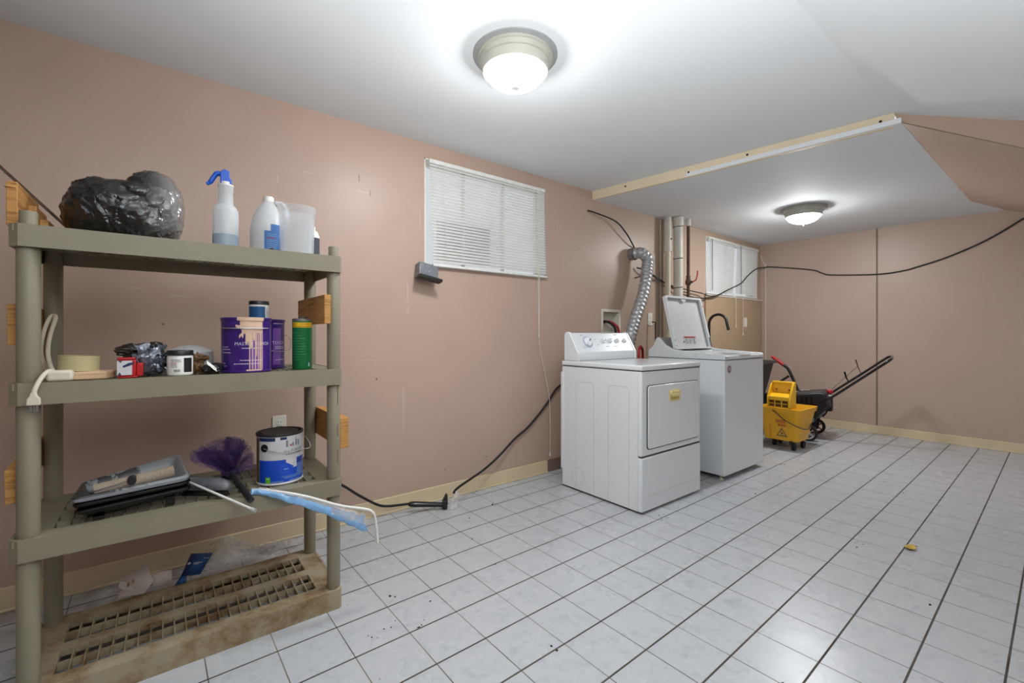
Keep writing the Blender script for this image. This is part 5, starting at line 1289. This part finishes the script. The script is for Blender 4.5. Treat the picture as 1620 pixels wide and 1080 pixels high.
# marks on the face towards the dryer: plane x ~ 0.03
def face_pt(y, z, d=.0015):                   # the -x face of the bucket
    t = (z - .085) / .32; return (lerp(bt[0], tp_[0], t) - d, y, z)
mk = MB()
def fquad(y0, y1, z0, z1, mi, d=.0015): mk.add([face_pt(y1, z0, d), face_pt(y0, z0, d), face_pt(y0, z1, d), face_pt(y1, z1, d)], [(0, 1, 2, 3)], mi)
fquad(.115, .205, .268, .292, 0); fquad(.115, .200, .258, .262, 0); fquad(.115, .185, .228, .248, 0)
for k in range(9): fquad(.122 + k * .009, .127 + k * .009, .274, .286, 2, .002)
for k in range(6): fquad(.122 + k * .009, .127 + k * .009, .233, .243, 2, .002)
tri = [(.205, .125), (.105, .125), (.155, .212)]; tin = [(.192, .133), (.118, .133), (.155, .198)]
mk.add([face_pt(y, z) for y, z in tri], [(0, 1, 2)], 1); mk.add([face_pt(y, z, .002) for y, z in tin], [(0, 1, 2)], 2)
mk.add([face_pt(y, z, .0025) for y, z in ((.163, .150), (.150, .150), (.140, .158), (.146, .165), (.156, .160), (.158, .176), (.166, .176))], [tuple(range(7))], 1)
fquad(.132, .178, .137, .143, 1, .0025)
fquad(.258, .268, .10, .24, 3)
mk.build('print', [M['red_print'], M['knob_mark'], M['yellow'], mat('orange_stripe', (222, 130, 24), 0.5)], mbk)
MB().tube(spline([(-.012, .225, .385), (-.02, .19, .365), (-.02, .10, .295), (-.012, -.02, .245), (.08, -.035, .222), (.18, -.03, .212), (.27, -.012, .22), (.33, -.005, .24)], 7), .0055, 8).build('bail_handle', M['rust'], mbk)
for x, y in ((.055, .075), (.245, .060), (.16, .29), (.30, .29)):
    c_ = MB(); c_.box((x - .022, y - .015, .058), (x + .022, y + .015, .09)); co_ = c_.build('caster', M['black'], mbk, bevel=.003)
    MB().lathe([(.012, -.014), (.034, -.013), (.036, 0), (.034, .013), (.012, .014)], 24, 0, Matrix.Translation((x, y - .02, .036)) @ RX).build('wheel', M['rubber'], co_)
# wringer hooked over the rim, its mouth leaning back
wg = MB()
y0, y1 = .075, .262
back = [(.075, .655), (.105, .655), (.105, .42), (.02, .40), (.012, .42)]
wg.add([(.095, y0, .665), (.095, y1, .655), (.095, y1, .41), (.095, y0, .41), (.115, y0, .665), (.115, y1, .655), (.115, y1, .41), (.115, y0, .41)], [(0, 1, 2, 3), (7, 6, 5, 4), (0, 4, 5, 1), (1, 5, 6, 2), (2, 6, 7, 3), (3, 7, 4, 0)])
for ya, yb, zt2 in ((y0 - .02, y0, .668), (y1 - .002, y1 + .012, .650)):   # side cheeks
    wg.prism([(.115, .41), (.115, zt2), (.07, zt2), (-.02, .525), (-.022, .425), (.0, .41)], ya, yb, 0, Matrix(((1, 0, 0, 0), (0, 0, 1, 0), (0, 1, 0, 0), (0, 0, 0, 1))))
wg.box((-.024, y0, .492), (-.008, y1, .525)); wg.box((.07, y0 - .01, .648), (.125, y1, .668))
wg.add([(-.016, y0, .515), (-.016, y1, .515), (.10, y1, .56), (.10, y0, .56)], [(0, 1, 2, 3)])
wo = wg.build('wringer', M['yellow_deep'], mbk, bevel=.004)
gr = MB()
for k in range(4):
    y = y0 + (y1 - y0) * k / 3; gr.box((-.022, y - .004, .42), (-.010, y + .004, .495))
for z in (.42, .455, .49): gr.box((-.022, y0, z - .003), (-.010, y1, z + .003))
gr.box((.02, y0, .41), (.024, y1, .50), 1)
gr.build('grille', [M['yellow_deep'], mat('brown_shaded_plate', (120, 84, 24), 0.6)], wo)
for y in (.11, .225): MB().lathe([(.008, 0), (.008, .004), (0, .004)], 12, 0, Matrix.Translation((.093, y, .585)) @ Matrix.Rotation(R(-90), 4, 'Y')).build('bolt', M['knob_mark'], wo)

# ------------------------------------------------------------------ snow thrower
sn = thing('snow_thrower', 'black walk-behind snow thrower with red grip and folded-back handle by the far wall', 'snow thrower', (5.70, 1.86, 0), R(9.2))
XM = Matrix(((0, 0, 1, 0), (1, 0, 0, 0), (0, 1, 0, 0), (0, 0, 0, 1)))       # (y, z) outlines extruded along x
mb = MB(); mb.prism([(-.17, .36), (-.15, .50), (-.10, .522), (.20, .478), (.40, .44), (.42, .30), (.40, .16), (.10, .18), (-.06, .24)], -.175, .175, 0, XM)
mb.build('engine_shroud', M['black'], sn, bevel=.018, seg=3)
mb = MB(); mb.prism([(-.14, .505), (-.10, .530), (.20, .486), (.36, .452), (.36, .44), (-.13, .49)], -.16, .16, 0, XM); mb.build('top_cover', M['grey_dark'], sn, bevel=.006)
mb = MB()
for k in range(6): mb.prism([(-.03 + k * .045, .40), (-.012 + k * .045, .40), (-.005 + k * .045, .468 - k * .006), (-.023 + k * .045, .470 - k * .006)], -.186, -.172, 0, XM)
mb.build('louvre', M['black_gloss'], sn)
mb = MB(); 
mb.box((-.06, .06, .512), (.02, .13, .5135), 0, Matrix.Rotation(R(-8), 4, 'X')); 
for k in range(3): mb.box((-.06, -.03 + .03 * k - .02, .523), (.02, -.015 + .03 * k - .02, .5245), 0, Matrix.Rotation(R(-8), 4, 'X'))
mb.build('decal', M['label_white'], sn)
mb = MB(); mb.lathe([(.05, -.05), (.055, -.04), (.055, .04), (.045, .05)], 20, 0, Matrix.Translation((-.10, -.06, .29)) @ Matrix.Rotation(R(90), 4, 'Y')); mb.box((-.17, -.04, .19), (-.03, .06, .27))
mb.build('carburettor', M['zinc'], sn, bevel=.006)
mb = MB(); mb.tube(spline([(-.13, -.11, .26), (-.15, -.14, .30), (-.14, -.165, .36), (-.12, -.16, .42)], 6), .010, 8); mb.box((-.16, -.16, .33), (-.06, -.09, .44)); mb.box((.02, -.17, .30), (.13, -.10, .46))
mb.build('engine_block', M['rubber'], sn, bevel=.006)
mb = MB(); mb.lathe([(.026, 0), (.030, .006), (.030, .026), (.022, .034), (0, .034)], 16, 0, Matrix.Translation((.02, -.155, .50))); mb.build('fuel_cap', M['red'], sn)
mb = MB(); mb.lathe([(.016, 0), (.016, .012), (0, .014)], 12, 0, Matrix.Translation((-.05, -.165, .475))); mb.build('primer_bulb', M['enamel_grey'], sn)
for x, hub in ((-.245, 'enamel_grey'), (.245, 'orange_red')):
    WMt = Matrix.Translation((x, .0, .086)) @ Matrix.Rotation(R(90), 4, 'Y')
    wo_ = MB().lathe([(.062, -.022), (.080, -.023), (.086, -.012), (.086, .012), (.080, .023), (.062, .022)], 32, 0, WMt, cap=False).build('wheel', M['rubber'], sn)
    mb = MB(); mb.lathe([(.064, -.018), (.058, -.016), (.054, .0), (.058, .016), (.064, .018)], 32, 0, WMt, cap=False); mb.lathe([(.018, -.02), (.018, .02)], 16, 0, WMt)
    for k in range(5): mb.box((-.006, .012, -.006), (.006, .060, .006), 0, WMt @ Matrix.Rotation(2 * PI * k / 5, 4, 'Z'))
    mb.build('hub', M[hub], wo_)
MB().cyl((-.245, 0, .086), (.245, 0, .086), .009, 12).build('axle', M['steel'], sn)
for x in (-.15, .15): MB().prism([(-.03, .07), (.03, .07), (.06, .26), (-.06, .26)], x - .004, x + .004, 0, XM).build('side_plate', M['black'], sn)
hb = spline([(-.20, -.10, .40), (-.20, -.21, .49), (-.20, -.44, .69), (-.20, -.60, .830), (-.195, -.655, .878), (-.15, -.675, .898), (.0, -.676, .906), (.15, -.665, .912), (.195, -.635, .902), (.20, -.58, .858), (.20, -.44, .735), (.20, -.21, .54), (.20, -.10, .44)], 6)
MB().tube(hb, .0125, 12).build('handlebar', M['black_gloss'], sn)
lv = MB().tube([(.195, -.41, .715), (.185, -.385, .79), (.18, -.365, .865)], [.006, .008, .012], 8, flat=.5).build('drive_lever', M['black'], sn)
MB().tube([(.195, -.30, .622), (.18, -.28, .675), (.175, -.268, .73)], [.008, .013, .014], 8, flat=.5).build('chute_lever', M['black'], sn)
MB().tube([(.18, -.385, .80), (.17, -.25, .64), (.12, -.16, .53)], .0022, 6).build('control_cable', M['rubber'], sn)
MB().tube(spline([(-.19, .02, .36), (-.20, -.06, .47), (-.185, -.12, .50)], 5), .004, 6).build('pull_rope', M['rubber'], sn)
gh = spline([(.0, .10, .47), (.0, .135, .50), (.0, .160, .56), (.0, .215, .70), (.0, .245, .755), (.0, .285, .79), (.0, .40, .885)], 6)
MB().tube(gh[:-6], .0155, 14).build('chute_handle', M['black'], sn)
MB().tube(gh[-7:], .0185, 14).build('grip', M['red'], sn)
MB().tube([(.0, .228, .665), (.0, .34, .575), (.0, .40, .52)], .0125, 12).build('chute_strut', M['black'], sn)
ch = MB(); ch.prism([(.30, .10), (.55, .06), (.60, .10), (.58, .40), (.42, .47), (.34, .46)], -.19, .19, 0, XM); ch.build('auger_housing', M['black'], sn, bevel=.02, seg=3)

# ------------------------------------------------------------------ small things on the floor
def litter(label, x, y, pts, m, name='dry_leaf', cat='leaf'):
    o = thing(name, label, cat, (x, y, 0)); mb = MB()
    def fn(u, v):
        a = (u - .5) * 2; w_ = .5 * (1 - a * a) ** .5 if abs(a) < 1 else 0
        q = Vector((u * 4, v * 4, x)); return (a * .038, (v - .5) * 2 * w_ * .045, .006 + .014 * abs(noise.noise(q)) + .006 * a * a)
    sheet(mb, fn, 12, 8); mb.build('blade', m, o)
    MB().tube([(.036, 0, .008), (.052, -.006, .004), (.062, -.018, .003)], .0014, 6).build('stalk', M['crumb'], o); return o
litter('dry yellow leaf lying on the open tile floor', 3.133, .569, None, M['leaf'])
sp_c = MB()
spots = [(.78, 1.86), (.80, 1.60), (1.62, .58), (2.55, .40), (2.45, 1.62), (2.47, 1.60), (2.50, 1.64), (2.62, 1.62), (3.35, 1.45), (1.9, .30), (2.93, .75), (3.0, .74), (1.3, 1.8), (1.36, 2.1), (1.75, 2.45), (.9, 1.72), (4.2, .8), (4.4, .95), (5.0, .7), (3.9, 1.5), (4.3, 1.62), (1.5, 2.35), (1.12, 1.2), (.62, 1.65), (.70, 1.66)]
for i, (x, y) in enumerate(spots):
    for k in range(random.choice((1, 2, 3))):
        xx, yy = x + random.uniform(-.03, .03) * (k > 0), y + random.uniform(-.03, .03) * (k > 0)
        s_ = random.uniform(.002, .006); blob(sp_c, (xx, yy, .0015), (s_ * random.uniform(.8, 2), s_, .0018), .3, 5, i + k, 1)
o = sp_c.build('floor_crumbs', M['crumb']); tag(o, 'dark crumbs and grit scattered over the tile floor', 'crumbs', None, 'stuff')
